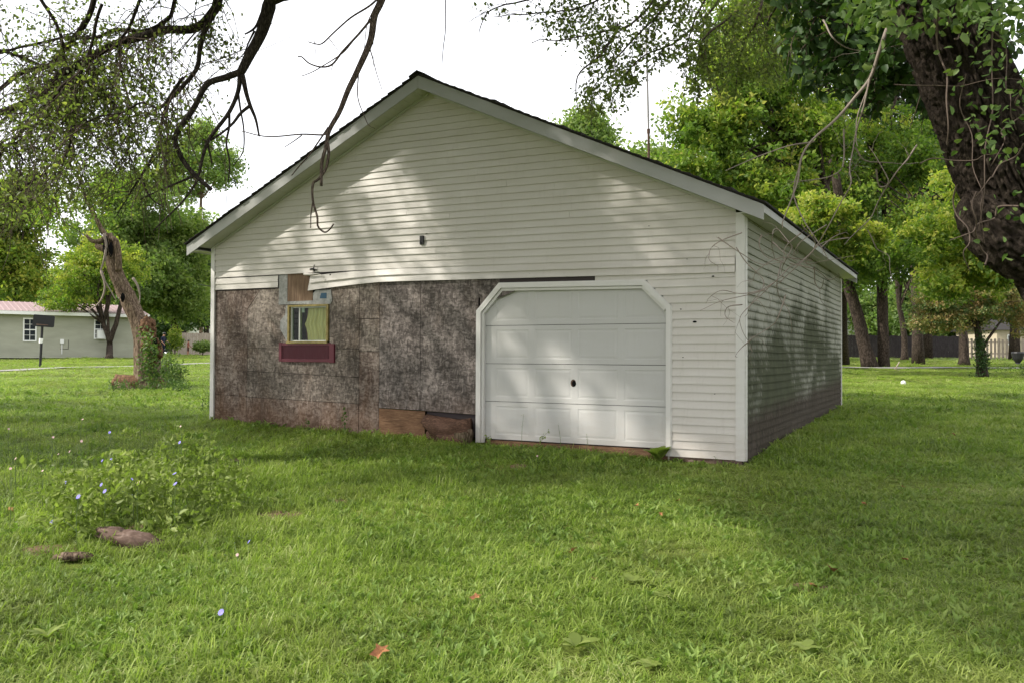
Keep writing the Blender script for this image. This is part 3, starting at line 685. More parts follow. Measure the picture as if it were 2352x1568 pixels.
# ------------------------------------------------------------ trees behind the garage and across the road
def zr4(x, y): return 191.4+x*.3418, 382.8+y*.3418
def z5(x, y): return x*.3745, y*.3745
def z6(x, y): return 1471.7+x*.3745, y*.3745
def z4(x, y): return 1608+x*.3419, 536+y*.3419
def depth_of(p): return float((np.asarray(p)-CAM)@FWD)

b0 = gr(1998, 843); d0 = depth_of(b0); b1 = gr(2030, 842)
bg_tree('maple_tree', 'twin trunked maple right of the garage with one trunk leaning left', [b0+np.array([0,0,0]), at(1968, 720, d0), at(1935, 610, d0), at(1900, 470, d0), at(1860, 360, d0)], .33, .14,
        [W_blob(1900, 470, d0, 120, 80), W_blob(2040, 360, d0, 130, 100), W_blob(1980, 590, d0-2, 110, 60), W_blob(2120, 560, d0-2, 110, 90), W_blob(1830, 560, d0-3, 80, 60)], 620, 55, .62, .20, M['leaf_maple'],
        extra=[([b1-np.array([0,0,.15]), at(2028, 760, d0), at(2026, 620, d0), at(2036, 500, d0), at(2030, 410, d0)], .30, .19), ([at(2030, 415, d0), at(2008, 360, d0), at(1985, 290, d0), at(1975, 220, d0)], .17, .07), ([at(2030, 415, d0), at(2050, 350, d0), at(2045, 280, d0), at(2065, 200, d0)], .15, .06)], lr=.09, tshift=.05)
bb = gr(1840, 838); d1 = 33.0
bg_tree('maple_tree', 'broad bright green maple rising behind the garage roof beside the mast', [bb*1.0, at(1850, 600, d1), at(1895, 470, d1), at(1880, 400, d1), at(1800, 320, d1)], .3, .12,
        [W_blob(1640, 290, d1, 105, 80), W_blob(1740, 200, d1, 110, 90), W_blob(1860, 300, d1, 110, 90), W_blob(1600, 395, d1, 100, 50), W_blob(1760, 430, d1, 120, 70), W_blob(1680, 130, d1+2, 80, 70)], 560, 55, .60, .20, M['leaf_maple'],
        extra=[([at(1890, 460, d1), at(1850, 400, d1), at(1790, 370, d1), at(1740, 350, d1)], .10, .04), ([at(1830, 350, d1), at(1815, 300, d1), at(1805, 250, d1)], .08, .03)], lr=.08, tshift=.16)
bc = gr(2110, 835); d2 = depth_of(bc)
bg_tree('maple_tree', 'tall dark maple behind the leaning trunk at upper right', [bc, at(2100, 600, d2), at(2090, 420, d2), at(2080, 250, d2)], .28, .1,
        [W_blob(2080, 240, d2, 150, 110), W_blob(2210, 330, d2, 130, 120), W_blob(1930, 180, d2, 110, 90), W_blob(2260, 480, d2, 120, 120)], 560, 50, .75, .22, M['leaf_dark'], lr=.1, tshift=.15)
d3 = 20.0
be = gr(2440, 862)
bg_tree('maple_tree', 'young maple with yellow green leaves beside the great trunk', [be, at(2400, 760, d3), at(2330, 640, d3), at(2260, 560, d3)], .14, .05,
        [W_blob(2160, 530, d3, 75, 55), W_blob(2190, 640, d3, 85, 50), W_blob(2270, 600, d3, 90, 90), W_blob(2220, 440, d3, 70, 60), W_blob(2330, 560, d3, 90, 80)], 230, 55, .30, .115, M['leaf_maple'], lr=.03, tshift=.30, nl=10)
d4 = 21.0
bg_tree('maple_tree', 'maple bough with lime green leaves hanging beside the garage eave', [gr(1905, 850), at(1905, 700, d4+6), at(1880, 600, d4+3), at(1860, 540, d4)], .10, .04,
        [W_blob(1850, 520, d4, 60, 42), W_blob(1935, 560, d4, 60, 40), W_blob(1900, 480, d4, 70, 35), W_blob(1990, 540, d4, 50, 30)], 120, 50, .28, .12, M['leaf_maple'], lr=.02, tshift=.33, nl=8)
bt = gr(1935, 836); dt_ = 40.0
bg_tree('maple_tree', 'tallest airy maple whose crown reaches the top of the picture right of the mast', [bt, at(1930, 500, dt_), at(1900, 300, dt_), at(1860, 120, dt_)], .28, .1,
        [W_blob(1690, 60, dt_, 90, 70), W_blob(1800, 60, dt_, 110, 90), W_blob(1910, 110, dt_, 100, 90), W_blob(1990, 20, dt_, 120, 90), W_blob(1760, 170, dt_, 90, 60)], 420, 48, .75, .20, M['leaf_maple'], lr=.08, tshift=.1)
for px, w_, top, dd, lab in ((2078, .22, 560, 52, 'slender dark trunk just right of the twin maple, before the dark fence'), (2112, .12, 600, 56, 'thinnest dark sapling trunk before the middle of the dark fence'), (2214, .26, 560, 44, 'short grey trunk standing behind the lilac at the fence join')):
    bq = gr(px, 826 if dd > 50 else 838); dq = depth_of(bq)
    bg_tree('slender_tree', lab, [bq, at(px-2, 760, dq), at(px-14, 690, dq), at(px-22, top, dq)], w_, w_*.5, [W_blob(px, top-30, dq, 110, 55)], 110, 45, .9, .26, M['leaf_dark'], group='thin trees before the fence', nl=4, tshift=.1)
# far wood closing the view
def wood(name, label, spans, lm, n, per, ls, ts):
    for (px, py, d, rx, ry) in spans:
        b = at(px, 815, d); b[2] = gz(b[0], b[1])
        bg_tree(name, label(px), [b, at(px, py+ry*.4, d), at(px, py, d)], .3, .12, [W_blob(px, py, d, rx, ry)], n, per, 1.5, ls, lm, nl=4, tshift=ts, lr=.1)
wood('far_tree', lambda px: {1985: 'far tree behind the white house and dark fence at left of the twin trunks', 2130: 'far tree above the middle of the dark fence', 2270: 'far tree rising behind the pale picket fence', 2400: 'far tree at the right edge behind the tan house'}[px],
     [(1985, 735, 95, 100, 80), (2130, 735, 88, 110, 85), (2270, 745, 92, 110, 75), (2400, 710, 85, 110, 110)], M['leaf_far'], 240, 60, .42, -.1)
wood('far_tree', lambda px: 'small far treetop showing over the roof slope right of the ridge' if px < 1400 else 'low far treetop just left of the mast over the roof', [(1345, 330, 58, 62, 55), (1500, 420, 52, 80, 75)], M['leaf_far'], 150, 55, .30, .1)
wood('far_tree', lambda px: {1760: 'mid distant green tree right behind the middle of the garage roof slope', 1930: 'mid distant tree behind the crown of the twin maple', 2130: 'mid distant tree between the twin maple and the lime green leaves', 2330: 'mid distant tree behind the great trunk'}[px],
     [(1760, 420, 62, 130, 110), (1930, 520, 66, 120, 130), (2130, 430, 64, 130, 150), (2330, 420, 60, 130, 190)], M['leaf_far'], 260, 60, .42, -.05)
# left side
dl = depth_of(gr(250, 822)); bl = gr(250, 823)
bg_tree('forked_tree', 'small tree with low forked trunks in front of the sage house', [bl, at(252, 800, dl), at(250, 780, dl), at(238, 745, dl), at(222, 700, dl), at(205, 650, dl)], .22, .07,
        [W_blob(190, 640, dl, 75, 55), W_blob(270, 620, dl, 70, 60), W_blob(150, 690, dl-1, 50, 30), W_blob(215, 580, dl, 60, 40)], 260, 50, .48, .17, M['leaf_maple'],
        extra=[([at(251, 785, dl), at(266, 745, dl), at(280, 690, dl), at(292, 640, dl)], .17, .08), ([at(250, 785, dl), at(247, 720, dl), at(245, 660, dl)], .10, .05)], lr=.06, tshift=.28)
LT = [  # label, trunk px list, depth, r, blobs, material, tone
    ('yellow green tree at the far left edge beyond the sage house', [(40, 815), (40, 650), (30, 520)], 62, .35, [(20, 590, 90, 70), (40, 470, 75, 75), (-40, 520, 90, 110), (60, 660, 60, 40)], 'leaf_maple', .28, 420),
    ('full green tree behind the right end of the sage house', [(290, 812), (290, 650), (300, 500)], 68, .35, [(250, 560, 90, 80), (330, 470, 90, 90), (310, 620, 100, 70), (200, 640, 70, 60), (260, 450, 70, 60)], 'leaf_far', .15, 520),
    ('broad green tree filling the gap left of the garage', [(400, 810), (402, 700), (405, 560)], 72, .35, [(400, 590, 80, 80), (430, 680, 70, 60), (370, 690, 70, 50), (440, 540, 60, 60), (340, 560, 70, 70)], 'leaf_far', .22, 520),
    ('tall slim tree with a bare pale trunk left of the eave', [(462, 810), (460, 560), (463, 440), (470, 380)], 84, .19, [(500, 385, 62, 45), (450, 350, 60, 50), (470, 310, 40, 30), (520, 420, 35, 22), (400, 400, 50, 50), (430, 440, 40, 25)], 'leaf_far', .10, 190),
    ('dark green tree tight against the garage corner', [(475, 812), (474, 740), (472, 640)], 78, .3, [(470, 640, 40, 90), (490, 590, 40, 60), (455, 710, 35, 40)], 'leaf_dark', .2, 260),
]
for lab, tr, d, r_, bl_, lm, ts, nc in LT:
    pts = [at(x, y, d) for x, y in tr]
    bg_tree('background_tree', lab, pts, r_, r_*.4, [W_blob(x, y, d, a, b_) for x, y, a, b_ in bl_], nc, 50, 1.05, .30, M[lm], M['bark_grey'] if 'bare' in lab else M['bark'], tshift=ts, nl=10, lr=.08, group='trees beyond the left lawn')

wood('hedge_tree', lambda px: {30: 'low far trees just over the left end of the pink roof', 160: 'low far trees over the middle of the pink roof', 300: 'low far trees behind the right end of the sage house', 440: 'low far trees behind the white shed'}[px],
     [(30, 710, 90, 110, 90), (160, 725, 92, 100, 80), (300, 735, 95, 100, 85), (440, 735, 98, 90, 75)], M['leaf_far'], 230, 55, .42, 0.)

# leaning hollow tree
TD = depth_of(gr(338, 890))-.2
def T4(x, y, dd=0): return at(*zr4(x, y), TD+dd)
s_ = .3418*TD/F
hb = T4(435, 1440); hollow = empty('hollow_tree', tuple(hb), 'leaning half dead tree with a hollow orange rotten trunk', 'tree')
path = smooth_path([T4(435, 1500), T4(430, 1380), T4(415, 1200), T4(370, 1045), T4(305, 900), T4(232, 745), T4(195, 600), T4(165, 450)], 7, .02)
rr = np.interp(np.linspace(0, 7, len(path)), range(8), [100*s_, 84*s_, 74*s_, 60*s_, 52*s_, 45*s_, 38*s_, 24*s_])
mb = MB(); mb.tube(path, list(rr), 26, wob=.28); mb.build('trunk', M['bark_grey'], hollow, True)
mb = MB()
for x, y, r1_, dd in ((425, 1075, 50, -.2), (440, 1100, 42, -.3), (450, 1150, 44, -.25), (478, 1200, 40, -.2), (500, 1230, 38, -.2), (470, 1275, 45, -.3), (440, 1180, 46, -.35), (512, 1262, 26, -.3), (455, 1060, 26, -.25)):
    mb.ball(T4(x, y, dd), (r1_*s_*.8, r1_*s_*.8, r1_*s_*1.25), 20, 14, .8)
mb.build('rotten_wood', M['rotwood'], hollow, True)
mb = MB()
for x, y, a, b_ in ((480, 1210, 18, 60), (150, 540, 20, 70), (185, 560, 10, 50), (265, 880, 12, 30)):
    c = T4(x, y, -.62 if y > 1000 else -.33); mb.ball(c, (a*s_, .06, b_*s_), 10, 8, .3)
mb.build('hollow', M['hole'], hollow, True)
for pts, a, b_ in (([(165, 470), (110, 500), (60, 500), (20, 460)], 24, 8), ([(160, 480), (110, 400), (55, 290), (0, 160), (-40, 60)], 18, 9), ([(175, 480), (215, 500), (240, 600), (235, 700)], 18, 22), ([(150, 560), (100, 545), (85, 520)], 26, 12)):
    q = smooth_path([T4(x, y, -.1) for x, y in pts], 5, .04); mb = MB(); mb.tube(q, taper(len(q), a*s_, b_*s_), 8, wob=.25); mb.build('branch', M['bark_grey'], hollow, True)
tw = MB()
for pts in ([(140, 450), (155, 540), (135, 640), (120, 720), (180, 830), (220, 900)], [(120, 700), (145, 800), (120, 900), (60, 950), (30, 960)], [(330, 750), (365, 800), (378, 860), (375, 930)], [(150, 560), (150, 640)]):
    q = smooth_path([T4(x, y, -.5) for x, y in pts], 4, .02); tw.tube(q, taper(len(q), .035, .012), 4)
tw.build('dead_twig', M['twig_pale'], hollow, True)
vc = np.array([T4(x+rng.normal(0, 14), y+rng.normal(0, 20), -.75-rng.random()*.25) for x, y in ((430, 1160), (445, 1230), (420, 1300), (460, 1330), (430, 1400), (470, 1250), (500, 1400), (540, 1380)) for _ in range(4)])
P = clumps(vc, .22, 24, 1.); leaves('vine', P, rng.uniform(.06, .12, len(P)), rng.normal(.5, .2, len(P)), M['leaf_vine'], hollow)
# shrub at its foot and broken slab of the trunk
sb = gr(*zr4(590, 1440)); sd = depth_of(sb); shr = empty('shrub', tuple(sb), 'loose green shrub growing against the foot of the hollow tree', 'shrub')
cs = np.array([at(*zr4(x, y), sd+rng.normal(0, .3)) for x, y in zip(rng.normal(570, 60, 60), rng.normal(1370, 60, 60))]); P = clumps(cs, .26, 30, .9)
leaves('foliage', P, rng.uniform(.05, .10, len(P)), rng.normal(.55, .2, len(P)), M['leaf_vine'], shr)
mb = MB()
for c in cs[::3]: mb.tube(smooth_path([sb+np.array([rng.normal(0, .1), 0, -.05]), (sb+c)/2+rng.normal(0, .06, 3), c], 3), .012, 4)
mb.build('stem', M['twig'], shr)
lb = gr(*zr4(370, 1490)); ld = depth_of(lb)
lg = empty('fallen_log', tuple(lb), 'split rotten slab of trunk lying round the foot of the hollow tree', 'log')
q = smooth_path([at(*zr4(x, y), ld) for x, y in ((215, 1462), (280, 1455), (350, 1462), (440, 1462), (545, 1470))], 5, .03)
mb = MB(); mb.tube(q, list(np.interp(np.linspace(0, 1, len(q)), [0, .3, .6, 1], [.27, .20, .24, .16])), 14, wob=.5); mb.build('log_body', M['rotwood'], lg, True)
mb = MB(); mb.tube([at(*zr4(225, 1480), ld-.25), at(*zr4(300, 1495), ld-.28), at(*zr4(400, 1500), ld-.25)], [.14, .12, .08], 9, wob=.4); mb.build('log_bark', M['bark_grey'], lg, True)
cs = np.array([gr(*zr4(x, y)) for x, y in zip(rng.uniform(200, 700, 46), rng.uniform(1470, 1520, 46))])+np.array([0, 0, .10]); P = clumps(cs, .25, 28, .7)
tg = leaves('weeds', P, rng.uniform(.07, .14, len(P)), rng.normal(.35, .2, len(P)), M['leaf_vine'], width=.25, droop=-1.2, kind='stuff')
tag(tg, 'tall weeds left unmown around the foot of the hollow tree', 'weeds')
# lilac trees at right
lb = gr(2256, 866); ld = depth_of(lb)
bg_tree('lilac_tree', 'small lilac with browning leaves and ivy wrapped trunk on the right lawn', [lb, at(2252, 800, ld), at(2240, 740, ld), at(2200, 690, ld)], .20, .05,
        [W_blob(2150, 690, ld, 65, 40), W_blob(2230, 690, ld, 70, 55), W_blob(2280, 670, ld, 50, 45), W_blob(2200, 730, ld, 60, 30), W_blob(2130, 740, ld, 45, 22), W_blob(2310, 700, ld, 50, 40)], 420, 48, .30, .10, M['leaf_lilac'],
        extra=[([at(2254, 805, ld), at(2278, 765, ld), at(2305, 730, ld)], .07, .03), ([at(2240, 750, ld), at(2215, 710, ld), at(2150, 680, ld)], .05, .02)], lr=.03, tshift=.22, nl=12, cat='tree')
P = clumps(np.array([at(2254+rng.normal(0, 9), y, ld-.2) for y in rng.uniform(760, 868, 36)]), .22, 30, 1); iv = leaves('ivy', P, rng.uniform(.06, .1, len(P)), rng.normal(.3, .2, len(P)), M['leaf_dark'], bpy.data.objects['lilac_tree'])
lb2 = gr(2405, 862)
bg_tree('lilac_tree', 'orange tinged lilac cut off by the right edge of the lawn', [lb2, at(2400, 790, ld), at(2390, 740, ld)], .1, .05, [W_blob(2370, 730, ld, 55, 45), W_blob(2440, 700, ld, 60, 60)], 170, 45, .28, .09, M['leaf_lilac'], lr=.03, tshift=.42)
for x, y in ((2315, 900), (2352, 880), (2205, 862), (2290, 868)):
    pass
rb = gr(2350, 860); cs = rb+rng.normal(0, 1, (16, 3))*np.array([.4, .3, .12])+np.array([.1, 0, .28]); P = clumps(cs, .2, 40, 1)
o = empty('shrub', tuple(rb), 'low bright green shrub at the right edge below the orange lilac', 'shrub'); leaves('foliage', P, rng.uniform(.05, .09, len(P)), rng.normal(.7, .15, len(P)), M['leaf_vine'], o)

# ------------------------------------------------------------ house, hoop, fences and people in the distance
hA = at(0, 800, 50.); hB = at(322, 800, 54.5); hA[2] = hB[2] = 0
ux = (hB-hA)/np.linalg.norm(hB-hA); ang = math.atan2(ux[1], ux[0]); hz = 1.02
house = empty('house', (hB[0], hB[1], hz), 'long low sage green house with a pink metal roof at far left', 'house', rz=ang)
def hlink(mb, name, m, parent=None, smooth=False):
    me = bpy.data.meshes.new(name); me.from_pydata(mb.v, [], mb.f); me.update(); me.materials.append(m)
    o = bpy.data.objects.new(name, me); C.objects.link(o); o.parent = parent or house; return o
M['sage'] = mat('siding_sage', (.27, .27, .21), .6); m = M['sage']
L(m, mix(m, maprange(m, tex(m, geo(m, (1, 1, 3)), .8, 5), .3, .7), (.30, .305, .235), (.38, .38, .30)), B(m).inputs['Base Color'])
M['pinkroof'] = mat('metal_roof_pink', (.34, .245, .245), .45); M['white'] = mat('white_paint', (.78, .78, .76), .5)
M['darkpane'] = mat('dark_window', (.02, .025, .03), .08, .5)
HL = 24.; HT = 2.62
sd_ = MB(); zz = 0.0; i = 0
V = []; f = []
while zz < HT-.01:
    z1 = min(zz+.11, HT); n = len(V); V += [(-HL, -.02, zz), (0, -.02, zz), (0, -.002, z1), (-HL, -.002, z1), (-HL, -.002, zz), (0, -.002, zz)]; f += [(n, n+1, n+2, n+3), (n+4, n+5, n+1, n)]; zz += .11
sd_.add(V, f); o = hlink(sd_, 'siding', M['sage']); o['kind'] = 'stuff'
hlink(MB().box(-HL, 0, .0, 8., -.0, HT).prism([(0, HT), (8, HT), (4, HT+.78)], -.03, -.005, 'x'), 'wall', M['sage'])
hlink(MB().box(-HL, -.02, .02, 7.9, -.5, -.001), 'foundation', M['interior'])
hlink(MB().box(-HL-.4, .45, -.47, -.44, HT-.10, HT+.10).box(-HL-.4, .45, -.44, -.001, HT-.10, HT-.085), 'fascia', M['white'])
rf = MB(); V = []; f = []
for s, (ya, za, yb, zb5) in enumerate(((-.48, HT+.10, 4., HT+.86), (8.48, HT+.10, 4., HT+.86))):
    V0 = len(V); V += [(-HL-.4, ya, za), (.45, ya, za), (.45, yb, zb5), (-HL-.4, yb, zb5)]; f.append((V0, V0+1, V0+2, V0+3))
    for k in range(int(HL/.3)+2):
        x = -HL-.35+k*.3; V0 = len(V); dz = .03
        V += [(x, ya, za), (x+.04, ya, za+dz), (x+.04, yb, zb5+dz), (x, yb, zb5), (x+.08, ya, za), (x+.08, yb, zb5)]; f += [(V0, V0+1, V0+2, V0+3), (V0+1, V0+4, V0+5, V0+2)]
rf.add(V, f); hlink(rf, 'roof', M['pinkroof'])
def hx(px, py):                                                     # a pixel on the front wall -> local x, z
    r = ray(px, py); nrm = np.array([-ux[1], ux[0], 0]); t = ((hB-CAM)@nrm)/(r@nrm); P = CAM+r*t; return float((P-hB)@ux), float(P[2]-hz)
def hwindow(p0, p1, ac=False):
    (xa, zb6), (xb, za) = hx(*p0), hx(*p1); fr_ = .07
    fm = MB().box(xa, xa+fr_, -.06, -.021, za, zb6).box(xb-fr_, xb, -.06, -.021, za, zb6).box(xa+fr_, xb-fr_, -.06, -.021, zb6-fr_, zb6).box(xa+fr_, xb-fr_, -.06, -.021, za, za+fr_)
    mid = (za+zb6)/2; fm.box(xa+fr_, xb-fr_, -.055, -.021, mid-.03, mid+.03)
    o = hlink(fm, 'window', M['white']); hlink(MB().box(xa+fr_, xb-fr_, -.03, -.022, za+fr_, zb6-fr_), 'pane', M['darkpane'], o)
    mm = MB().box((xa+xb)/2-.012, (xa+xb)/2+.012, -.045, -.031, za+fr_, zb6-fr_)
    for zq in ((za+fr_+mid-.03)/2, (zb6-fr_+mid+.03)/2): mm.box(xa+fr_, xb-fr_, -.043, -.032, zq-.01, zq+.01)
    hlink(mm, 'glazing_bar', M['white'], o)
    if ac:
        a = hlink(MB().box(xa+.14, xb-.14, -.38, -.062, za+.02, mid-.06), 'air_conditioner', M['white'], o)
hwindow((53, 730.5), (83.5, 784)); hwindow((216, 734), (245, 779), True)
x, z_ = hx(142, 784); hlink(MB().box(x-.1, x+.1, -.12, -.021, z_-.13, z_+.13).box(x-.02, x+.02, -.06, -.021, z_-.75, z_-.13), 'meter_box', M['white'])
x, z_ = hx(157, 790); hlink(MB().box(x-.01, x+.01, -.04, -.021, z_-.3, z_+.25).box(x-.45, x-.01, -.04, -.021, z_-.3, z_-.28), 'conduit', M['interior'])
# hoop
hb_ = gr(92, 842); hd = depth_of(hb_); pole = empty('basketball_hoop', tuple(hb_), 'dark basketball backboard on a thin black pole before the sage house', 'basketball hoop')
top = at(97, 750, hd); mb = MB(); mb.tube([hb_-np.array([0, 0, .1]), top, at(98, 735, hd)], .055, 8); mb.build('pole', M['black'], pole)
mb = MB(); p1, p2 = at(93.5, 788, hd), at(94.3, 777, hd); mb.tube([p1, p2], .085, 8); mb.build('pole_label', M['white'], pole)
cor = [at(77.5, 722, hd-.4), at(126.5, 726, hd-.1), at(124, 752.6, hd-.1), at(74, 749.3, hd-.4)]
nrm = np.cross(cor[1]-cor[0], cor[3]-cor[0]); nrm /= np.linalg.norm(nrm); cb = sum(cor)/4
mb = MB(); ring = []
for i, c in enumerate(cor):
    a, b_ = cor[(i-1) % 4], cor[(i+1) % 4]; ring += [c+(a-c)*.10, c+((a-c)+(b_-c))*.02, c+(b_-c)*.10]
ring = [p for p in ring]; mb.add([p+nrm*.03 for p in ring]+[p-nrm*.03 for p in ring], [tuple(range(12)), tuple(range(23, 11, -1))]+[(i, i+12, (i+1) % 12+12, (i+1) % 12) for i in range(12)])
mb.build('backboard', M['black'], pole)
mb = MB(); rc = (cor[2]+cor[3])/2+np.array([0, 0, .1]); side = (cor[1]-cor[0]); side /= np.linalg.norm(side); nn = nrm if nrm@(CAM-rc) > 0 else -nrm; mb.tube([rc+nn*.25+(side*math.cos(a)+nn*math.sin(a))*.22 for a in np.linspace(0, 6.283, 17)], .014, 5); mb.build('rim', M['rust'], pole)
# pale fence at left
def fence(name, label, p0, p1, h, pw, m, gap=.01, stuff=False, picket=False, h1=None):
    p0 = np.asarray(p0); p1 = np.asarray(p1); d = (p1-p0)[:2]; Ln = np.linalg.norm(d); d /= Ln; nn = np.array([-d[1], d[0]]); rz = math.atan2(d[1], d[0])
    root = empty(name, (p0[0], p0[1], p0[2]), label, 'fence', rz=rz); n = int(Ln/(pw+gap)); base = None; acc = MB()
    for i in range(n):
        x = i*(pw+gap); zz = (p1[2]-p0[2])*x/Ln; hh = h*random.uniform(.975, 1.02); ww = pw; y = random.uniform(-.006, .006)
        poly = [(x, zz-1.0), (x+ww, zz-1.0), (x+ww, zz+hh-(.05 if picket else .0)), (x+ww*.5, zz+hh), (x, zz+hh-(.05 if picket else 0))]
        if stuff: acc.prism(poly, y-.01, y+.01)
        else:
            q = MB().prism(poly, y-.01, y+.01); me = bpy.data.meshes.new('plank'); me.from_pydata(q.v, [], q.f); me.materials.append(m); o = bpy.data.objects.new('plank', me); C.objects.link(o); o.parent = root
    if stuff:
        me = bpy.data.meshes.new('planks'); me.from_pydata(acc.v, [], acc.f); me.materials.append(m); o = bpy.data.objects.new('planks', me); C.objects.link(o); o.parent = root; o['kind'] = 'stuff'
    for zz in (.35, h-.35):
        q = MB().box(0, n*(pw+gap), .012, .05, zz, zz+.09); me = bpy.data.meshes.new('rail'); me.from_pydata(q.v, [], q.f); me.materials.append(m); o = bpy.data.objects.new('rail', me); C.objects.link(o); o.parent = root
    k = 0
    while k*2.4 < Ln:
        q = MB().box(k*2.4, k*2.4+.09, .051, .14, -.2, h-.02); me = bpy.data.meshes.new('post'); me.from_pydata(q.v, [], q.f); me.materials.append(m); o = bpy.data.objects.new('post', me); C.objects.link(o); o.parent = root; k += 1
    return root
def P_(px, py, d): p = at(px, py, d); return p
fence('wooden_fence', 'pale board fence beyond the lawn left of the garage', P_(396, 799, 70), P_(620, 801, 74), 1.25, .14, M['oldwood'])
a = P_(1880, 819.5, 70); b_ = P_(2204, 822, 71); fence('wooden_fence', 'dark brown board fence across the road behind the twin maple', a, b_, 1.8, .14, M['darkwood'], stuff=True)
a = P_(2212, 823, 66); b_ = P_(2560, 829, 62); fence('picket_fence', 'pale spaced picket fence behind the lilac at right', a, b_, 1.55, .16, M['oldwood'], gap=.10, picket=True)
# distant white shed, white house and tan house
def small_house(name, label, px0, px1, d, zb7, ht, rise, wallm, roofm, depth=6, gable=False, win_=None, cat='house'):
    a = at(px0, 800, d); b_ = at(px1, 800, d); a[2] = b_[2] = 0; L_ = np.linalg.norm(b_-a); u = (b_-a)/L_
    r = empty(name, (a[0], a[1], zb7), label, cat, rz=math.atan2(u[1], u[0]))
    if gable:
        q = MB().prism([(0, 0), (L_, 0), (L_, ht), (L_/2, ht+rise), (0, ht)], 0, depth); hlink(q, 'wall', wallm, r)
        for s in (0, 1):
            x0, x1 = ((-.3, L_/2) if s == 0 else (L_+.3, L_/2)); sl_ = rise/(L_/2); z0_ = ht-.3*sl_
            q = MB().prism([(x0, z0_+.01), (x1, ht+rise+.01), (x1, ht+rise+.14), (x0, z0_+.14)], -.3, depth+.3); hlink(q, 'roof', roofm, r)
    else:
        hlink(MB().box(0, L_, 0, depth, -.3, ht), 'wall', wallm, r)
        hlink(MB().prism([(-.4, ht), (depth+.4, ht), (depth/2, ht+rise)], -.4, L_+.4, 'x'), 'roof', roofm, r)
    if win_:
        x0 = L_*win_[0]; fm = MB().box(x0-.5, x0+.5, -.05, -.005, win_[1], win_[1]+.9); o = hlink(fm, 'window', M['white'], r); hlink(MB().box(x0-.4, x0+.4, -.06, -.051, win_[1]+.1, win_[1]+.8), 'pane', M['darkpane'], o)
    return r
small_house('shed', 'white shed behind the pale board fence left of the garage', 428, 500, 86, 1.4, 2.1, 1.1, M['white'], M['shingle'], 5, True, None, 'shed')
small_house('house', 'small white gabled house glimpsed behind the dark fence beside the leaning trunk', 1925, 1985, 92, 1.2, 2.9, 1.6, M['white'], M['shingle'], 6, True)
small_house('house', 'tan house with a small window behind the pale picket fence', 2290, 2500, 76, 1.2, 2.5, 1.3, mat('tan_siding', (.42, .36, .27), .7), M['shingle'], 7, False, (.17, 1.2))
def hedge(label, px0, px1, d, h, lm, n):
    a = at(px0, 812, d); b_ = at(px1, 812, d); t = rng.random(n); c = a+(b_-a)*t[:, None]; c[:, 2] = gz(c[:, 0], c[:, 1])+rng.random(n)*h; c[:, :2] += rng.normal(0, .6, (n, 2))
    o = empty('hedge', tuple((a+b_)/2*np.array([1, 1, 0])+np.array([0, 0, 1.2])), label, 'hedge'); P = clumps(c, .8, 45, .8); leaves('foliage', P, rng.uniform(.2, .4, len(P)), np.repeat(rng.normal(.4, .2, n), 45), M[lm], o)
hedge('long dark hedge closing the lawn behind the sage house and the pale fence', -300, 700, 92, 4.2, 'leaf_dark', 520)
hedge('long dark hedge behind the dark brown fence at right', 1880, 2600, 96, 5.0, 'leaf_dark', 480)
# shrub before the fence
def bush(label, px, py, d, rx, ry, lm, tone):
    b_ = at(px, py+ry, d); b_[2] = gz(b_[0], b_[1]); o = empty('shrub', tuple(b_), label, 'shrub')
    P, tn, cs = crown_points([W_blob(px, py, d, rx, ry)], 60, 60, .4); leaves('foliage', P, rng.uniform(.12, .2, len(P)), tn+tone, M[lm], o)
    mb = MB(); mb.tube([b_-np.array([0, 0, .1]), at(px, py, d)], .05, 5); mb.build('stem', M['twig'], o)
P = clumps(np.array([at(px+rng.normal(0, 45), py+rng.normal(0, 35), TD+rng.normal(0, .7)) for px, py in ((110, 420), (170, 470), (210, 400), (130, 500), (240, 470), (60, 460)) for _ in range(14)]), .34, 30, .7)
leaves('crown', P, rng.uniform(.07, .13, len(P)), rng.normal(.6, .2, len(P)), M['leaf_maple'], hollow)
bush('rounded bright green shrub before the left end of the pale board fence', 402, 780, 66, 14, 22, 'leaf_maple', .25)
bush('low leafy clump at the base of the pale board fence by the child', 466, 795, 67, 18, 7, 'leaf_far', .1)
M['mast'] = M['steel']
mt = empty('antenna_mast', tuple(gr(1490, 838)), 'thin metal mast rising behind the right roof slope', 'mast')
dm = 21.5; mb = MB(); mb.tube([at(1491, 700, dm), at(1490, 345, dm), at(1489.6, 300, dm)], .034, 6); mb.build('lower_pipe', M['rust'], mt)
mb = MB(); mb.tube([at(1489.6, 300, dm), at(1485.5, 130, dm), at(1484, 60, dm)], .028, 6); mb.build('upper_pipe', M['steel'], mt)
mb = MB(); mb.tube([at(1489.6, 307, dm), at(1489.6, 297, dm)], .045, 6); mb.build('clamp', M['rust'], mt)
mb = MB(); n = 24; a = at(455, 653, 60); b_ = at(700, 658, 60); mb.tube([a+(b_-a)*i/n-np.array([0, 0, .4*math.sin(math.pi*i/n)]) for i in range(n+1)], .02, 4); tag(mb.build('power_line', M['black']), 'thin sagging wire crossing behind the left corner of the garage', 'wire')

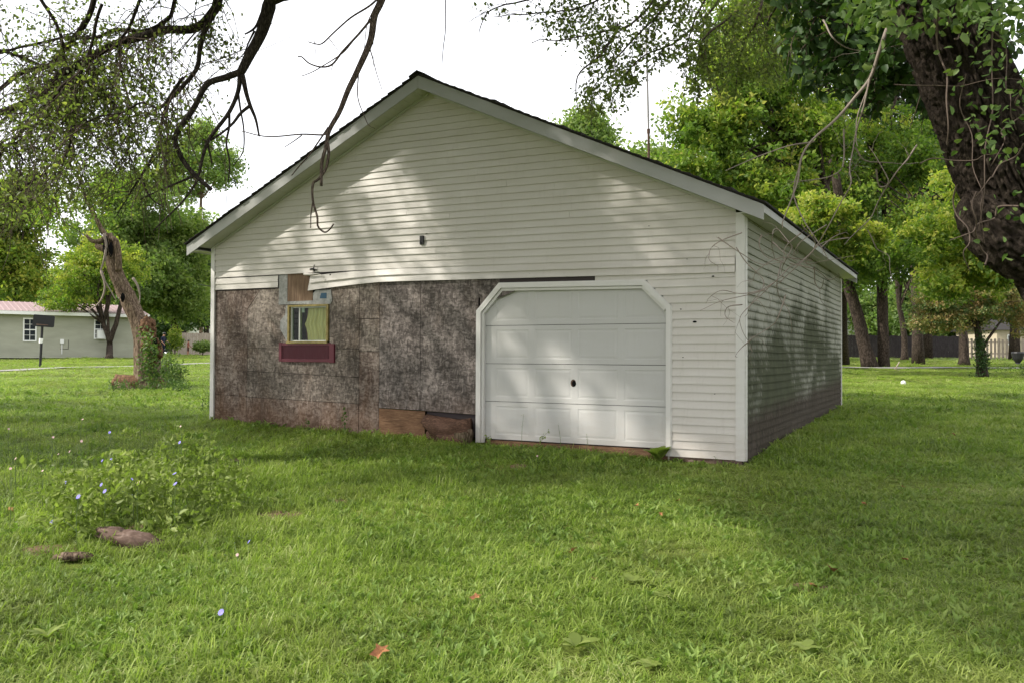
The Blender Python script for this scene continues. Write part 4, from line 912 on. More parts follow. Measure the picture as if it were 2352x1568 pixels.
# people
def person(label, px_f, py_f, d, h, facing, parts_m, child=False, pose=0):
    f_ = at(px_f, py_f, d); f_[2] = gz(f_[0], f_[1]); root = empty('person', tuple(f_), label, 'person', rz=facing)
    sc = h/1.75
    J = {'pel': (0, 0, .95), 'wa': (0, 0, 1.08), 'ch': (0, -.02*pose, 1.32), 'nk': (0, -.05*pose, 1.50), 'hd0': (0, -.07*pose, 1.56), 'hd1': (0, -.10*pose, 1.70),
         'hl': (.10, 0, .92), 'kl': (.11, -.03, .50), 'al': (.11, .02, .09), 'tl': (.12, -.14, .04), 'hr': (-.10, 0, .92), 'kr': (-.11, .03, .50), 'ar': (-.11, .06, .09), 'tr': (-.12, -.10, .04),
         'sl': (.19, 0, 1.42), 'el': (.25, -.04-.1*pose, 1.14), 'wl': (.20, -.20-.15*pose, .98), 'sr': (-.19, 0, 1.42), 'er': (-.26, -.02, 1.14), 'wr': (-.22, -.12-.1*pose, .90),
         'ml': (.19, -.26-.18*pose, .93), 'mr': (-.21, -.17-.1*pose, .82)}
    rad = {'pel': .145, 'wa': .125, 'ch': .15, 'nk': .06, 'hd0': .085, 'hd1': .085, 'hl': .10, 'kl': .065, 'al': .045, 'tl': .04, 'hr': .10, 'kr': .065, 'ar': .045, 'tr': .04,
           'sl': .065, 'el': .045, 'wl': .032, 'ml': .035, 'sr': .065, 'er': .045, 'wr': .032, 'mr': .035}
    E_ = [('pel','wa'),('wa','ch'),('ch','nk'),('nk','hd0'),('hd0','hd1'),('pel','hl'),('hl','kl'),('kl','al'),('al','tl'),('pel','hr'),('hr','kr'),('kr','ar'),('ar','tr'),('ch','sl'),('sl','el'),('el','wl'),('wl','ml'),('ch','sr'),('sr','er'),('er','wr'),('wr','mr')]
    ks = list(J); me = bpy.data.meshes.new('body'); me.from_pydata([tuple(c*sc for c in J[k]) for k in ks], [(ks.index(a), ks.index(b_)) for a, b_ in E_], [])
    o = bpy.data.objects.new('body', me); C.objects.link(o); o.parent = root
    md = o.modifiers.new('skin', 'SKIN'); md.use_smooth_shade = True; me.skin_vertices if hasattr(me, 'skin_vertices') else None
    bm = bmesh.new(); bm.from_mesh(me); ly = bm.verts.layers.skin.verify()
    for i, v in enumerate(bm.verts): v[ly].radius = (rad[ks[i]]*sc*(1.15 if child and 'hd' in ks[i] else 1), rad[ks[i]]*sc*(1.15 if child and 'hd' in ks[i] else 1)); v[ly].use_root = (ks[i] == 'pel')
    bm.to_mesh(me); bm.free(); ss = o.modifiers.new('sub', 'SUBSURF'); ss.levels = 1; ss.render_levels = 1
    dg = bpy.context.evaluated_depsgraph_get(); ev = o.evaluated_get(dg); m2 = bpy.data.meshes.new_from_object(ev); o.modifiers.clear(); o.data = m2
    m2.materials.clear()
    for mm in parts_m: m2.materials.append(mm)
    for p in m2.polygons:
        z = p.center.z/sc; x = abs(p.center.x/sc)
        p.material_index = 0 if z > 1.50 or (x > .205 and z < 1.2 and z > .7) else (1 if z > .93 else (2 if z > (.48 if child else .12) else (0 if child else 3)))
    mb = MB(); mb.ball((0, (.02-.10*pose)*sc, 1.70*sc), (.105*sc*(1.1 if child else 1), .11*sc*(1.1 if child else 1), .10*sc), 12, 8, .2); hlink(mb, 'hair', M['black'], root, True)
    return root
skin = mat('skin', (.42, .22, .14), .6); redc = mat('shirt_red', (.24, .07, .05), .8); nav = mat('cloth_navy', (.015, .02, .045), .85); brn = mat('cloth_brown', (.10, .05, .035), .8)
person('child in rusty red clothes standing on the grass before the pale fence', 432, 809, 66, 1.16, 2.2, [skin, redc, brn, skin], True, .6)
person('adult in dark navy clothes bending beside the hollow tree trunk', 374, 809, 60, 1.62, 1.9, [skin, nav, nav, M['black']], False, 1.3)
# yard odds and ends at right
b_ = gr(2075, 884); mb = MB(); mb.ball(b_+np.array([0, 0, .07]), .075, 16, 12, .05); tag(mb.build('ball', M['white'], None, True), 'small white ball lying in the sunlit grass right of the garage', 'ball')
b_ = gr(2066, 850); dd = depth_of(b_); mb = MB(); mb.tube([b_, at(2056, 847, dd), at(2066, 830, dd)], [.03, .035, .022], 6); tag(mb.build('garden_stake', M['oldwood'], None, True), 'short pale stake leaning in the grass by the twin maple', 'stake')
b_ = gr(2338, 836); mb = MB(); q = [(0, .18), (.08, .12), (.3, .26), (.62, .34), (.7, .30)]
for (z0_, r0_), (z1_, r1_) in zip(q[:-1], q[1:]): mb.tube([b_+np.array([0, 0, z0_]), b_+np.array([0, 0, z1_])], [r0_, r1_], 14)
o = mb.build('planter', M['black'], None); tag(o, 'black urn planter across the road at the right edge', 'planter')

# rotten log under the strandboard beside the door
lg = empty('rotten_log', (-4.2, -.08, 0), 'rotten brown log wedged under the strandboard beside the overhead door', 'log')
q = smooth_path([(-4.60, -.02, .34), (-4.35, -.06, .26), (-4.05, -.08, .22), (-3.82, -.07, .27)], 6, .03)
mb = MB(); mb.tube(q, list(np.interp(np.linspace(0, 1, len(q)), [0, .3, .7, 1], [.10, .17, .16, .13])), 18, wob=.6); mb.build('log_body', M['log'], lg, True)
mb = MB(); mb.tube(smooth_path([(-4.5, -.10, .12), (-4.2, -.16, .11), (-3.85, -.14, .08)], 5, .03), .09, 12, wob=.7); mb.build('log_splinter', M['log'], lg, True)
mb = MB(); mb.tube([(-3.98, -.12, .14), (-3.80, -.13, .13)], [.13, .12], 14, wob=.15); mb.build('log_end', M['bark_grey'], lg, True)
mb = MB()
for (x, y, z_, rx, ry, rz_) in ((.06, 0, .02, .22, .08, .07), (-.14, .03, .02, .18, .07, .06)): mb.ball((x, y, z_), (rx, ry, rz_), 20, 12, .3)
c = gr(295, 1252); o = mb.build('log', M['stone'], None, True); o.location = c+np.array([0, 0, .03]); o.rotation_euler = (0, .10, .25); tag(o, 'short weathered pinkish log half hidden in the flowering weed patch', 'log')
mb = MB(); mb.ball((0, 0, .01), (.14, .05, .03), 14, 8, .6); c = gr(165, 1290); o = mb.build('bark_scrap', M['bark_grey'], None, True); o.location = c+np.array([0, 0, .03]); o.rotation_euler = (0, 0, .6); tag(o, 'flat grey bark scrap left of the short log in the weeds', 'bark')

# ------------------------------------------------------------ near branches, twigs and leaves
def grow(paths, nper, length, lv, droop, rad, wander=.5, bias=(0, 0, 0)):
    """side shoots from limb paths; returns lists of (points, r0, r1) per level"""
    out = []; tips = []
    for path in paths:
        path = [np.asarray(p) for p in path]; n = len(path); tot = sum(np.linalg.norm(b-a) for a, b in zip(path[:-1], path[1:]))
        for k in range(max(1, int(nper*tot))):
            t = random.uniform(.05, .999)*(n-1); i = int(t); p = path[i]+(path[min(i+1, n-1)]-path[i])*(t-i)
            tan = path[min(i+1, n-1)]-path[max(i-1, 0)]; tan = tan/(np.linalg.norm(tan)+1e-9)
            d = tan*.6+rng.normal(0, .8, 3)+np.array([0, 0, -droop])+np.array(bias); d /= np.linalg.norm(d)
            Lg = length*random.uniform(.4, 1.2); pts = [p]; m_ = 5
            for j in range(m_):
                d = d+rng.normal(0, wander*.35, 3)+np.array([0, 0, -droop*.22]); d /= np.linalg.norm(d); pts.append(pts[-1]+d*Lg/m_)
            out.append((pts, rad, rad*.4)); tips.append(pts)
    return out, tips
def tw_mesh(name, items, m, parent, seg=3):
    V = []; Fq = []; n = 0
    for pts, r0, r1 in items:
        P = np.array(pts); k = len(P); T = np.gradient(P, axis=0); T /= np.linalg.norm(T, axis=1)[:, None]+1e-9
        A = np.cross(T, np.array([.3, .5, .8])); A /= np.linalg.norm(A, axis=1)[:, None]+1e-9; Bq = np.cross(T, A); r = np.linspace(r0, r1, k)[:, None]
        for s in range(seg):
            q = 2*math.pi*s/seg; V.append(P+(A*math.cos(q)+Bq*math.sin(q))*r)
        idx = n+np.arange(seg*k).reshape(seg, k)
        for s in range(seg):
            a, b_ = idx[s], idx[(s+1) % seg]; Fq.append(np.stack([a[:-1], b_[:-1], b_[1:], a[1:]], 1))
        n += seg*k
    return npmesh(name, np.concatenate(V), np.concatenate(Fq), m, parent, smooth=True)
def along(tips, per, spread):
    P = []
    for pts in tips:
        pts = np.array(pts); t = rng.uniform(.15, 1, per)*(len(pts)-1); i = t.astype(int); i = np.minimum(i, len(pts)-2); f = (t-i)[:, None]
        P.append(pts[i]*(1-f)+pts[i+1]*f+rng.normal(0, spread, (per, 3)))
    return np.concatenate(P)
def keep(P, poly, soft=18):
    x, y, z = proj(P); return inpoly(x+rng.normal(0, soft, len(x)), y+rng.normal(0, soft, len(x)), poly)
def limb(tree, pts, r0, r1, m, name='branch', seg=8, wob=.12, n=5, wander=.015):
    q = smooth_path(pts, n, wander); mb = MB(); mb.tube(q, taper(len(q), r0, r1), seg, wob=wob); mb.build(name, m, tree, True); return q

# --- tree on the left, trunk outside the picture
DL = 8.5; sL = .3745*DL/F
def P5(x, y, dd=0.): return at(*z5(x, y), DL+dd)
ltree = empty('shade_tree', (-12.2, -8.0, float(gz(-12.2, -8.0))), 'tree at upper left whose dark limbs and thin leafy sprays hang over the lawn', 'tree')
hubL = np.array([-11.6, -7.2, 6.4])
tr = smooth_path([(-12.2, -8.0, gz(-12.2, -8.0)-.2), (-12.1, -7.9, 1.8), (-11.9, -7.5, 4.0), hubL], 6, .03); mb = MB(); mb.tube(tr, taper(len(tr), .42, .26), 16, wob=.15); mb.build('trunk', M['bark'], ltree, True)
DK = M['bark_limb']; Lp = []
a = limb(ltree, [hubL, (-8.5, -5.5, 8.2), P5(1760, -320), P5(1660, 0), P5(1610, 170), P5(1530, 330), P5(1470, 455)], .095, .040, DK, wander=.02); Lp0 = a
Lp.append(limb(ltree, [P5(1475, 440), P5(1380, 475), P5(1270, 520), P5(1190, 660), P5(1110, 780), P5(1075, 860), P5(1120, 980), P5(1200, 1080), P5(1295, 1165)], .032, .022, DK))
Lp.append(limb(ltree, [P5(1470, 450), P5(1460, 570), P5(1410, 690), P5(1290, 840), P5(1245, 950), P5(1220, 1080), P5(1190, 1150), P5(1080, 1280), P5(940, 1418)], .025, .007, DK))
Lp.append(limb(ltree, [P5(1485, 465), P5(1510, 570), P5(1540, 660), P5(1570, 740), P5(1590, 838)], .026, .009, DK))
limb(ltree, [P5(1535, 655), P5(1480, 700), P5(1420, 770), P5(1290, 860), P5(1240, 860)], .018, .008, DK)
limb(ltree, [P5(1410, 690), P5(1408, 780), P5(1388, 880), P5(1410, 1000), P5(1398, 1122)], .014, .006, DK)
limb(ltree, [P5(1462, 570), P5(1480, 680), P5(1498, 800), P5(1490, 930), P5(1430, 1020)], .012, .004, DK)
limb(ltree, [P5(1640, 0), P5(1600, 90), P5(1560, 170), P5(1500, 212)], .020, .008, DK)
limb(ltree, [P5(1555, 190), P5(1520, 260), P5(1490, 330), P5(1425, 385)], .012, .003, DK)
limb(ltree, [P5(1200, 1080), P5(1100, 1120), P5(960, 1180), P5(860, 1225)], .014, .006, DK)
limb(ltree, [P5(1270, 890), P5(1285, 940), P5(1300, 1003)], .012, .008, DK)
limb(ltree, [P5(880, 1120), P5(910, 1190), P5(950, 1240), P5(1005, 1272)], .012, .005, DK)
for pts, r0_, r1_, dd in (([(1450, -300), (1340, 0), (1290, 90), (1200, 180), (1000, 205), (740, 265), (520, 375), (420, 430), (300, 525), (150, 630), (-60, 700), (-200, 760)], .075, .05, .6),
                     ([(620, -120), (520, 170), (380, 330), (300, 400), (150, 450), (0, 570), (-150, 640)], .05, .03, .9), ([(480, 470), (390, 540), (230, 700), (130, 830), (40, 930), (-60, 1010)], .04, .015, .3),
                     ([(1400, -120), (1350, 10), (1290, 170), (1250, 300), (1210, 420), (1100, 560), (1040, 620), (1000, 720), (980, 830), (940, 940), (860, 1110), (790, 1200)], .045, .014, .2),
                     ([(200, -100), (300, 80), (420, 430), (400, 560), (330, 640), (140, 860), (0, 900), (-120, 960)], .03, .02, .7), ([(900, -150), (800, 150), (740, 260), (760, 440), (780, 620), (800, 800), (795, 940), (815, 1000)], .028, .008, .5),
                     ([(1130, 480), (1050, 600), (980, 660), (860, 640), (740, 700), (600, 720), (420, 800)], .024, .010, 0), ([(430, 780), (400, 920), (300, 1050), (180, 1130), (60, 1230), (-60, 1310)], .020, .008, 0),
                     ([(640, 20), (560, 250), (500, 430), (460, 640), (410, 860), (390, 980)], .026, .010, .4), ([(80, 900), (130, 1000), (110, 1150), (150, 1270), (210, 1400)], .014, .004, .1), ([(1000, 890), (900, 1060), (780, 1230), (700, 1340)], .014, .005, .3),
                     ([(-80, 300), (100, 350), (260, 420), (480, 480), (620, 560), (700, 640)], .03, .012, .8), ([(1100, -60), (1020, 120), (880, 200), (700, 180), (560, 240), (300, 240), (0, 330)], .035, .02, 1.0)):
    Lp.append(limb(ltree, [P5(x, y, dd) for x, y in pts], r0_*.66, r1_*.66, DK, wander=.05))
leafy = Lp[3:]
s1, t1 = grow(leafy, 19, 1.25, 1, .55, .0060); s2, t2 = grow(t1, 8.0, .42, 2, .6, .0024); 
POLYL = [(-400, -300), (570, -300), (545, 40), (575, 130), (520, 180), (545, 250), (500, 300), (440, 340), (430, 420), (330, 470), (250, 500), (160, 500), (90, 470), (40, 540), (-80, 590), (-400, 600)]
def cull(items, poly, soft=20):
    P = np.array([np.mean(it[0], axis=0) for it in items]); k = keep(P, poly, soft); return [it for it, q in zip(items, k) if q]
s1 = cull(s1, POLYL, 25); s2 = cull(s2, POLYL, 20)
tw_mesh('twig', s1, M['twig'], ltree, 4); tw_mesh('twig', s2, M['twig'], ltree, 3)
P = along([i[0] for i in s2], 8, .06); P = P[keep(P, POLYL)]
nx = np.array([noise.noise(Vector(p*1.1)) for p in P]); P = P[nx > -.16+rng.normal(0, .16, len(P))]
leaves('foliage', P, rng.uniform(.03, .058, len(P)), rng.normal(.55, .22, len(P)), M['leaf_near'], ltree, .55, oval=True)
if DEBUG: print('left leaves', len(P), 'twigs', len(s1), len(s2))

# --- bare dead branch hanging over the gable
DC = 7.4
def P5c(x, y, dd=0.): return at(*z5(x, y), DC+dd)
dt = empty('dead_branch', tuple(P5c(2400, -300)), 'bare dead branch with a hooked tip dangling before the gable', 'branch')
BD = M['bark_dead']; k_ = .3745*DC/F
def lc(pts, w0, w1): q = smooth_path([P5c(x, y) for x, y in pts], 5, .006); mb = MB(); mb.tube(q, taper(len(q), w0*k_/2, w1*k_/2), 7, wob=.15); return mb
mb = lc([(2460, -320), (2340, 0), (2295, 100), (2270, 260), (2190, 440), (2130, 560), (2080, 690), (2020, 800), (2000, 900), (1975, 1000), (1970, 1142)], 52, 18); mb.build('main_stem', BD, dt, True)
for pts, w0, w1 in (([(2012, 880), (2017, 950), (1998, 1040), (1955, 1100), (1920, 1130), (1918, 1230), (1945, 1330), (1950, 1390), (1990, 1425), (2020, 1410), (2047, 1375)], 20, 9), ([(1918, 1235), (1905, 1320), (1905, 1400)], 10, 5),
                    ([(2015, 780), (1960, 860), (1890, 960), (1835, 1020), (1788, 1078)], 12, 6), ([(2290, 100), (2200, 210), (2100, 320), (2040, 395), (1975, 412), (1900, 390), (1850, 348), (1825, 352)], 16, 7), ([(2330, -20), (2260, 40), (2150, 110), (2050, 200), (1975, 270), (1925, 268), (1888, 258)], 14, 6),
                    ([(2160, 260), (2110, 320), (2040, 370), (1990, 400), (1920, 440), (1848, 468)], 9, 5), ([(2270, 300), (2290, 370), (2310, 450), (2345, 560)], 9, 4), ([(2198, 450), (2192, 600), (2235, 720), (2260, 770), (2300, 790)], 9, 3), ([(2010, 810), (1980, 826), (1850, 822), (1700, 838), (1600, 835), (1480, 805)], 12, 6),
                    ([(1850, 828), (1800, 866), (1745, 904)], 8, 5), ([(2020, 240), (2080, 320)], 6, 3), ([(1930, 255), (1940, 360)], 5, 3), ([(2290, 60), (2250, 150), (2240, 240), (2235, 300)], 7, 4), ([(2300, 130), (2290, 250), (2290, 420), (2270, 500)], 5, 2), ([(2320, 740), (2350, 700), (2370, 640)], 5, 2) if False else ([(2040, 400), (2030, 440)], 6, 3)):
    lc(pts, w0, w1).build('side_twig', BD, dt, True)
mb = MB(); mb.tube(smooth_path([at(1022, -40, 7.), at(1023, 60, 7.), at(1018, 110, 7.), at(1015, 150, 7.)], 4, .004), taper(13, .005, .003), 5); tag(mb.build('dangling_twig', BD, None, True), 'single thin twig hanging from the top of the picture above the ridge', 'twig')

# --- great tree at the right edge
DR = 6.0
def PR(x, y, dd=0.): return at(x, y, DR+dd)
gt0 = PR(2880, 1250); gt0[2] = gz(gt0[0], gt0[1])
gtree = empty('great_tree', tuple(gt0), 'massive leaning trunk with rough dark bark and trailing vines at the right edge', 'tree')
pts = [(2070, -420), (2105, -160), (2150, 0), (2202, 150), (2270, 300), (2336, 430), (2440, 540), (2590, 650), (2760, 820), (2880, 1290)]
rp = [118, 108, 100, 98, 104, 108, 110, 120, 140, 210]
tp = smooth_path([PR(x, y) for x, y in pts], 12, .01); rr = np.interp(np.linspace(0, 9, len(tp)), range(10), rp)*DR/F
def barky(path, radii, seg, amp):
    path = [np.asarray(p) for p in path]; n = len(path); V = []; up = np.array([.2, .9, .3]); arc = 0
    for i, p in enumerate(path):
        t = path[min(i+1, n-1)]-path[max(i-1, 0)]; t /= np.linalg.norm(t); a = np.cross(t, up); a /= np.linalg.norm(a); b_ = np.cross(t, a); up = np.cross(a, t)
        if i: arc += np.linalg.norm(p-path[i-1])
        for k in range(seg):
            q = k/seg*2*math.pi+arc*.25; u = Vector((math.cos(q)*8, math.sin(q)*8, arc*4.2)); fis = 1-abs(noise.noise(u))*5.5; fis2 = 1-abs(noise.noise(u*2.4+Vector((0, 0, arc*3))))*4
            lump = noise.noise(Vector((math.cos(q)*1.3, math.sin(q)*1.3, arc*.9)))*.10
            V.append(p+(a*math.cos(q)+b_*math.sin(q))*(radii[i]*(1+lump)-amp*1.3*max(0, fis)**.7-amp*.6*max(0, fis2)**.7))
    Fq = np.array([(i*seg+k, i*seg+(k+1) % seg, (i+1)*seg+(k+1) % seg, (i+1)*seg+k) for i in range(n-1) for k in range(seg)])
    return np.array(V), Fq
def fine(path, radii, m_): 
    P = np.array(path); t = np.linspace(0, len(P)-1, m_); i = np.minimum(t.astype(int), len(P)-2); f = (t-i)[:, None]; return list(P[i]*(1-f)+P[i+1]*f), np.interp(t, range(len(P)), radii)
fp, fr_ = fine(tp, rr, 480); V, Fq = barky(fp, fr_, 210, .036); npmesh('trunk', V, Fq, M['bark_big'], gtree, smooth=True)
kb = smooth_path([PR(2225, 440, -.05), PR(2245, 480, -.08), PR(2290, 525, -.1), PR(2370, 575, -.1), PR(2470, 620, -.05)], 8); kr = np.interp(np.linspace(0, 1, len(kb)), [0, .2, .5, .8, 1], [10, 46, 72, 82, 80])*DR/F
fp, fr_ = fine(kb, kr, 120); V, Fq = barky(fp, fr_, 100, .028); npmesh('burl', V, Fq, M['bark_big'], gtree, smooth=True)
BB = M['bark_big']
# big limbs overhead, out of the picture
hub = tp[6]
OV = [[tp[2], np.array([.5, -4.5, 7.5]), np.array([-2.5, -5.0, 8.5]), np.array([-5.5, -5.5, 8.8])], [tp[2], np.array([2.5, -3.0, 8.0]), np.array([1.5, 0.0, 9.5]), np.array([-.5, 1.5, 10.0])], [tp[0], np.array([1.0, -7.0, 7.2]), np.array([-1.5, -9.0, 7.8])], [tp[0], np.array([4.6, -2.5, 8.5]), np.array([5.5, 1.0, 9.5])]]
for o_ in OV: limb(gtree, o_, .26, .09, BB, wob=.2)
vines = []
for x0, y0, x1, y1, w_ in ((2195, 40, 2208, 100, 3), (2150, 30, 2190, 330, 4), (2300, -20, 2250, 520, 3), (2352, 200, 2270, 380, 3), (2330, 460, 2190, 560, 3), (2200, 430, 2225, 620, 3), (2290, 80, 2330, 300, 2.5), (2200, 180, 2260, 560, 2), (2352, 340, 2230, 460, 3), (2270, 620, 2225, 440, 3), (2050, 200, 2352, 190, 2), (2110, 380, 2352, 350, 2)):
    q = [PR(x0+(x1-x0)*i/6+rng.normal(0, 9), y0+(y1-y0)*i/6+rng.normal(0, 7), -.62+.12*math.sin(i)) for i in range(7)]; vines.append((smooth_path(q, 4), w_*DR/F/2*1.3, w_*DR/F/2*.6))
tw_mesh('vine', vines, M['twig'], gtree, 5)
# leaves of the vine over the trunk
vx = rng.uniform(2150, 2420, 150); vy = rng.uniform(-60, 600, 150); ok = (vx > 2130+vy*.22) & (rng.random(150) < np.where(vy < 60, .9, np.where((vx > 2190+vy*.35), .42, .12))) & ~((vx < 2260) & (vy > 420))
cs = np.array([PR(x, y, -.72-rng.random()*.35) for x, y in zip(vx[ok], vy[ok])]); P = clumps(cs, .17, 9, 1.)
leaves('vine_leaves', P, rng.uniform(.032, .062, len(P)), rng.normal(.48, .22, len(P)), M['leaf_vine'], gtree, .62, oval=True)
cs = np.array([PR(x, y, -.5+rng.normal(0, .3)) for x, y in zip(rng.uniform(1960, 2330, 55), rng.uniform(-60, 60, 55))]); P = clumps(cs, .18, 13, 1.); leaves('vine_leaves', P, rng.uniform(.05, .09, len(P)), rng.normal(.55, .22, len(P)), M['leaf_vine'], gtree, .6, oval=True)
# dark low boughs left of the trunk
DD = 7.6
bp = [smooth_path([at(2190, -60, DR), at(2080, 20, DD), at(1960, 60, DD), at(1840, 20, DD)], 5, .03), smooth_path([at(2230, 30, DR), at(2130, 120, DD), at(2060, 200, DD), at(1960, 190, DD)], 5, .03), smooth_path([at(2120, -100, DD), at(1950, -60, DD), at(1790, -40, DD)], 5, .03), smooth_path([at(2200, 90, DR+.3), at(2190, 190, DD), at(2140, 240, DD)], 5, .03)]
for b_ in bp: mb = MB(); mb.tube(b_, taper(len(b_), .035, .012), 6, wob=.1); mb.build('branch', M['bark'], gtree, True)
s1, t1 = grow(bp, 14, .7, 1, .6, .007); s2, t2 = grow(t1, 9, .3, 2, .7, .003)
POLYD = [(1745, -400), (1745, 40), (1790, 110), (1830, 190), (1850, 230), (1900, 200), (1960, 250), (2030, 260), (2060, 200), (2130, 260), (2190, 230), (2230, 150), (2500, 100), (2500, -400)]
s1, s2 = cull(s1, POLYD, 12), cull(s2, POLYD, 12); tw_mesh('twig', s1+s2, M['twig'], gtree, 3)
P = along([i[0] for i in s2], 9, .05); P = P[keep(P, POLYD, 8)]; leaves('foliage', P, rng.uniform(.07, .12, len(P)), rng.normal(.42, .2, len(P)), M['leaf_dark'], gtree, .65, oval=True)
if DEBUG: print('dark leaves', len(P))
# pale feathery sprays over the sky right of the ridge
DS = 9.0
def PS(x, y, dd=0.): return at(x, y, DS+dd)
sp = [[(1500, -120), (1420, -30), (1330, 20), (1230, 30), (1130, 40)], [(1600, -100), (1520, 30), (1440, 100), (1380, 180), (1350, 240)], [(1560, -80), (1470, 40), (1400, 70), (1310, 90), (1220, 100)], [(1720, -120), (1620, 40), (1540, 100), (1450, 150), (1400, 230)], [(1800, -100), (1700, 20), (1620, 90), (1600, 170), (1610, 230)],
      [(1400, -90), (1300, -20), (1200, 0), (1120, 30), (1100, 80)], [(1760, -80), (1740, 40), (1700, 120), (1690, 220)], [(1650, -60), (1590, 60), (1560, 140)], [(1850, -100), (1780, 20), (1760, 100), (1790, 180)], [(1420, 60), (1380, 130), (1330, 180), (1330, 260)]]
spp = [smooth_path([PS(x, y, rng.normal(0, .4)) for x, y in q], 5, .04) for q in sp]
for b_ in spp: mb = MB(); mb.tube(b_, taper(len(b_), .016, .004), 5); mb.build('branch', M['bark_dead'], gtree, True)
POLYS = [(1050, -300), (1075, 10), (1110, 70), (1170, 40), (1230, 60), (1250, 100), (1290, 120), (1330, 110), (1345, 170), (1300, 250), (1330, 275), (1400, 270), (1450, 240), (1500, 160), (1560, 150), (1590, 240), (1640, 200), (1680, 240), (1740, 200), (1800, 210), (1850, 100), (1900, -300)]
s1, t1 = grow(spp, 13, .6, 1, .5, .004); s2, t2 = grow(t1, 8, .26, 2, .5, .0018); s1, s2 = cull(s1, POLYS, 14), cull(s2, POLYS, 12)
tw_mesh('twig', s1+s2, M['twig'], gtree, 3); P = along([i[0] for i in s2], 11, .045); x, y, z_ = proj(P)
P = P[keep(P, POLYS, 8) & (rng.random(len(P)) < np.clip((x-1050)/420, .12, 1))]; leaves('foliage', P, rng.uniform(.035, .06, len(P)), rng.normal(.5, .22, len(P)), M['leaf_near'], gtree, .55, oval=True)
if DEBUG: print('spray leaves', len(P))
# tangle of bare vine twigs hanging before the eave corner
tangle = empty('bare_vine', tuple(PR(2100, 60)), 'tangle of bare curling twigs hanging in front of the right eave', 'vine')
main = [z6(*q) for q in ((1520, 170), (1480, 290), (1410, 480), (1310, 600), (1200, 720), (1060, 840), (985, 960), (960, 1100), (920, 1240), (870, 1400))]
def tpt(x, y, dd=0.): return at(x, y, 6.6+dd)
T1 = smooth_path([tpt(x, y, rng.normal(0, .05)) for x, y in main], 5, .02); items = [(T1, .017, .004)]
for q in (((1410, 480), (1370, 640), (1320, 850), (1300, 1000), (1295, 1120), (1240, 1240), (1160, 1400), (1080, 1520), (960, 1640), (820, 1760)), ((1120, 130), (1180, 230), (1280, 300), (1420, 330)), ((1480, 290), (1340, 700), (1330, 900)), ((1250, 780), (1260, 950), (1230, 1040), (1080, 1100), (900, 1110)), ((1060, 850), (900, 900), (700, 970), (520, 1050)), ((1700, 900), (1600, 1030), (1480, 1200), (1400, 1360), (1250, 1500)),
          ((1460, 1040), (1480, 1140), (1530, 1100), (1400, 900)), ((1330, 900), (1420, 1000), (1700, 1000)), ((980, 960), (940, 1200), (1100, 1500), (1150, 1600))):
    items.append((smooth_path([tpt(*z6(x, y), rng.normal(0, .08)) for x, y in q], 5, .03), .0075, .0026))
# lower tangle, coordinates of the eave corner
for q in (((700, -60), (790, 80), (700, 180), (600, 240), (500, 310), (400, 400), (330, 480), (270, 560), (290, 640), (340, 740), (350, 790)), ((1120, 0), (1180, 110), (1270, 150), (1300, 260), (1340, 350)), ((560, 180), (500, 300), (495, 380), (540, 460), (590, 540), (615, 670)), ((480, 340), (360, 390), (250, 410), (120, 405), (40, 470)), ((420, 380), (250, 430), (0, 520)), ((120, 20), (200, 90), (290, 150), (400, 210), (560, 200)),
          ((290, 0), (130, 60), (65, 120), (60, 190), (120, 250)), ((560, 30), (640, 90), (580, 170), (540, 260), (545, 330)), ((760, 180), (620, 170), (500, 180), (360, 250), (330, 330)), ((1000, 50), (900, 60), (800, 90), (720, 200), (830, 180), (1040, 150)), ((620, 60), (540, -30), (490, 30), (500, 160), (560, 190)), ((700, 0), (590, 90), (560, 200)), ((430, 10), (400, 80), (440, 160), (560, 200)), ((240, 100), (300, 200), (400, 330), (340, 460), (300, 560)),
          ((820, 100), (900, 40), (1000, 10)), ((600, 200), (760, 250), (860, 300), (930, 270)), ((760, 240), (760, 330), (800, 380), (820, 300)), ((560, 420), (520, 560), (440, 640), (330, 720)), ((280, 480), (190, 500), (180, 560), (230, 600)), ((350, 720), (290, 780), (250, 830)), ((860, -40), (700, 60), (640, 150)), ((500, 60), (560, 120), (640, 180), (740, 210))):
    items.append((smooth_path([tpt(*z4(x, y), rng.normal(0, .10)) for x, y in q], 5, .04), .0048, .0016))
xs, ts_ = grow([i[0] for i in items], 2.6, .26, 2, .3, .0018, 1.2)
tw_mesh('twig', items+xs, M['twig_pale'], tangle, 5)

# --- unseen crowns added above the picture: each clump is placed to shade a chosen spot
def shade_clumps(parent, n, area, test, s0, s1, crad, per, lm, lsize, name='crown'):
    cs = []; tries = 0
    while len(cs) < n and tries < n*60:
        tries += 1; P = area(); pr = test(P)
        if random.random() > pr: continue
        c = P+SUNDIR*random.uniform(s0, s1); x, y, z_ = proj(c)
        m_ = crad*F/max(z_, .5)+20
        if z_ > .3 and -m_ < x < 2352+m_ and -m_ < y < 1568+m_: continue
        if c[2] < 3.4: continue
        cs.append(c)
    cs = np.array(cs); P = clumps(cs, crad*rng.uniform(.6, 1.4, len(cs)), per); leaves(name, P, rng.uniform(.7, 1.3, len(P))*lsize, rng.normal(.4, .2, len(P)), lm, parent); return cs
def wall_area(): x = random.uniform(-9.5, .3); return np.array([x, 0, random.uniform(0, 5.2)])
def wall_test(P):
    x, z_ = P[0], P[2]
    n_ = .50+.45*noise.noise(Vector((x*.55+3, 0, z_*.38)))+1.3*noise.noise(Vector((x*2.3, 7, z_*1.1)))
    if x > -3.7 and z_ < 2.4: n_ = .72+.45*n_
    elif x > -2.6: n_ = .62+.45*n_
    if -5.5 < x < -3.7 and z_ < 2.5: n_ += .3
    if x < -7.8: n_ -= .1
    return min(max(n_, 0), 1)
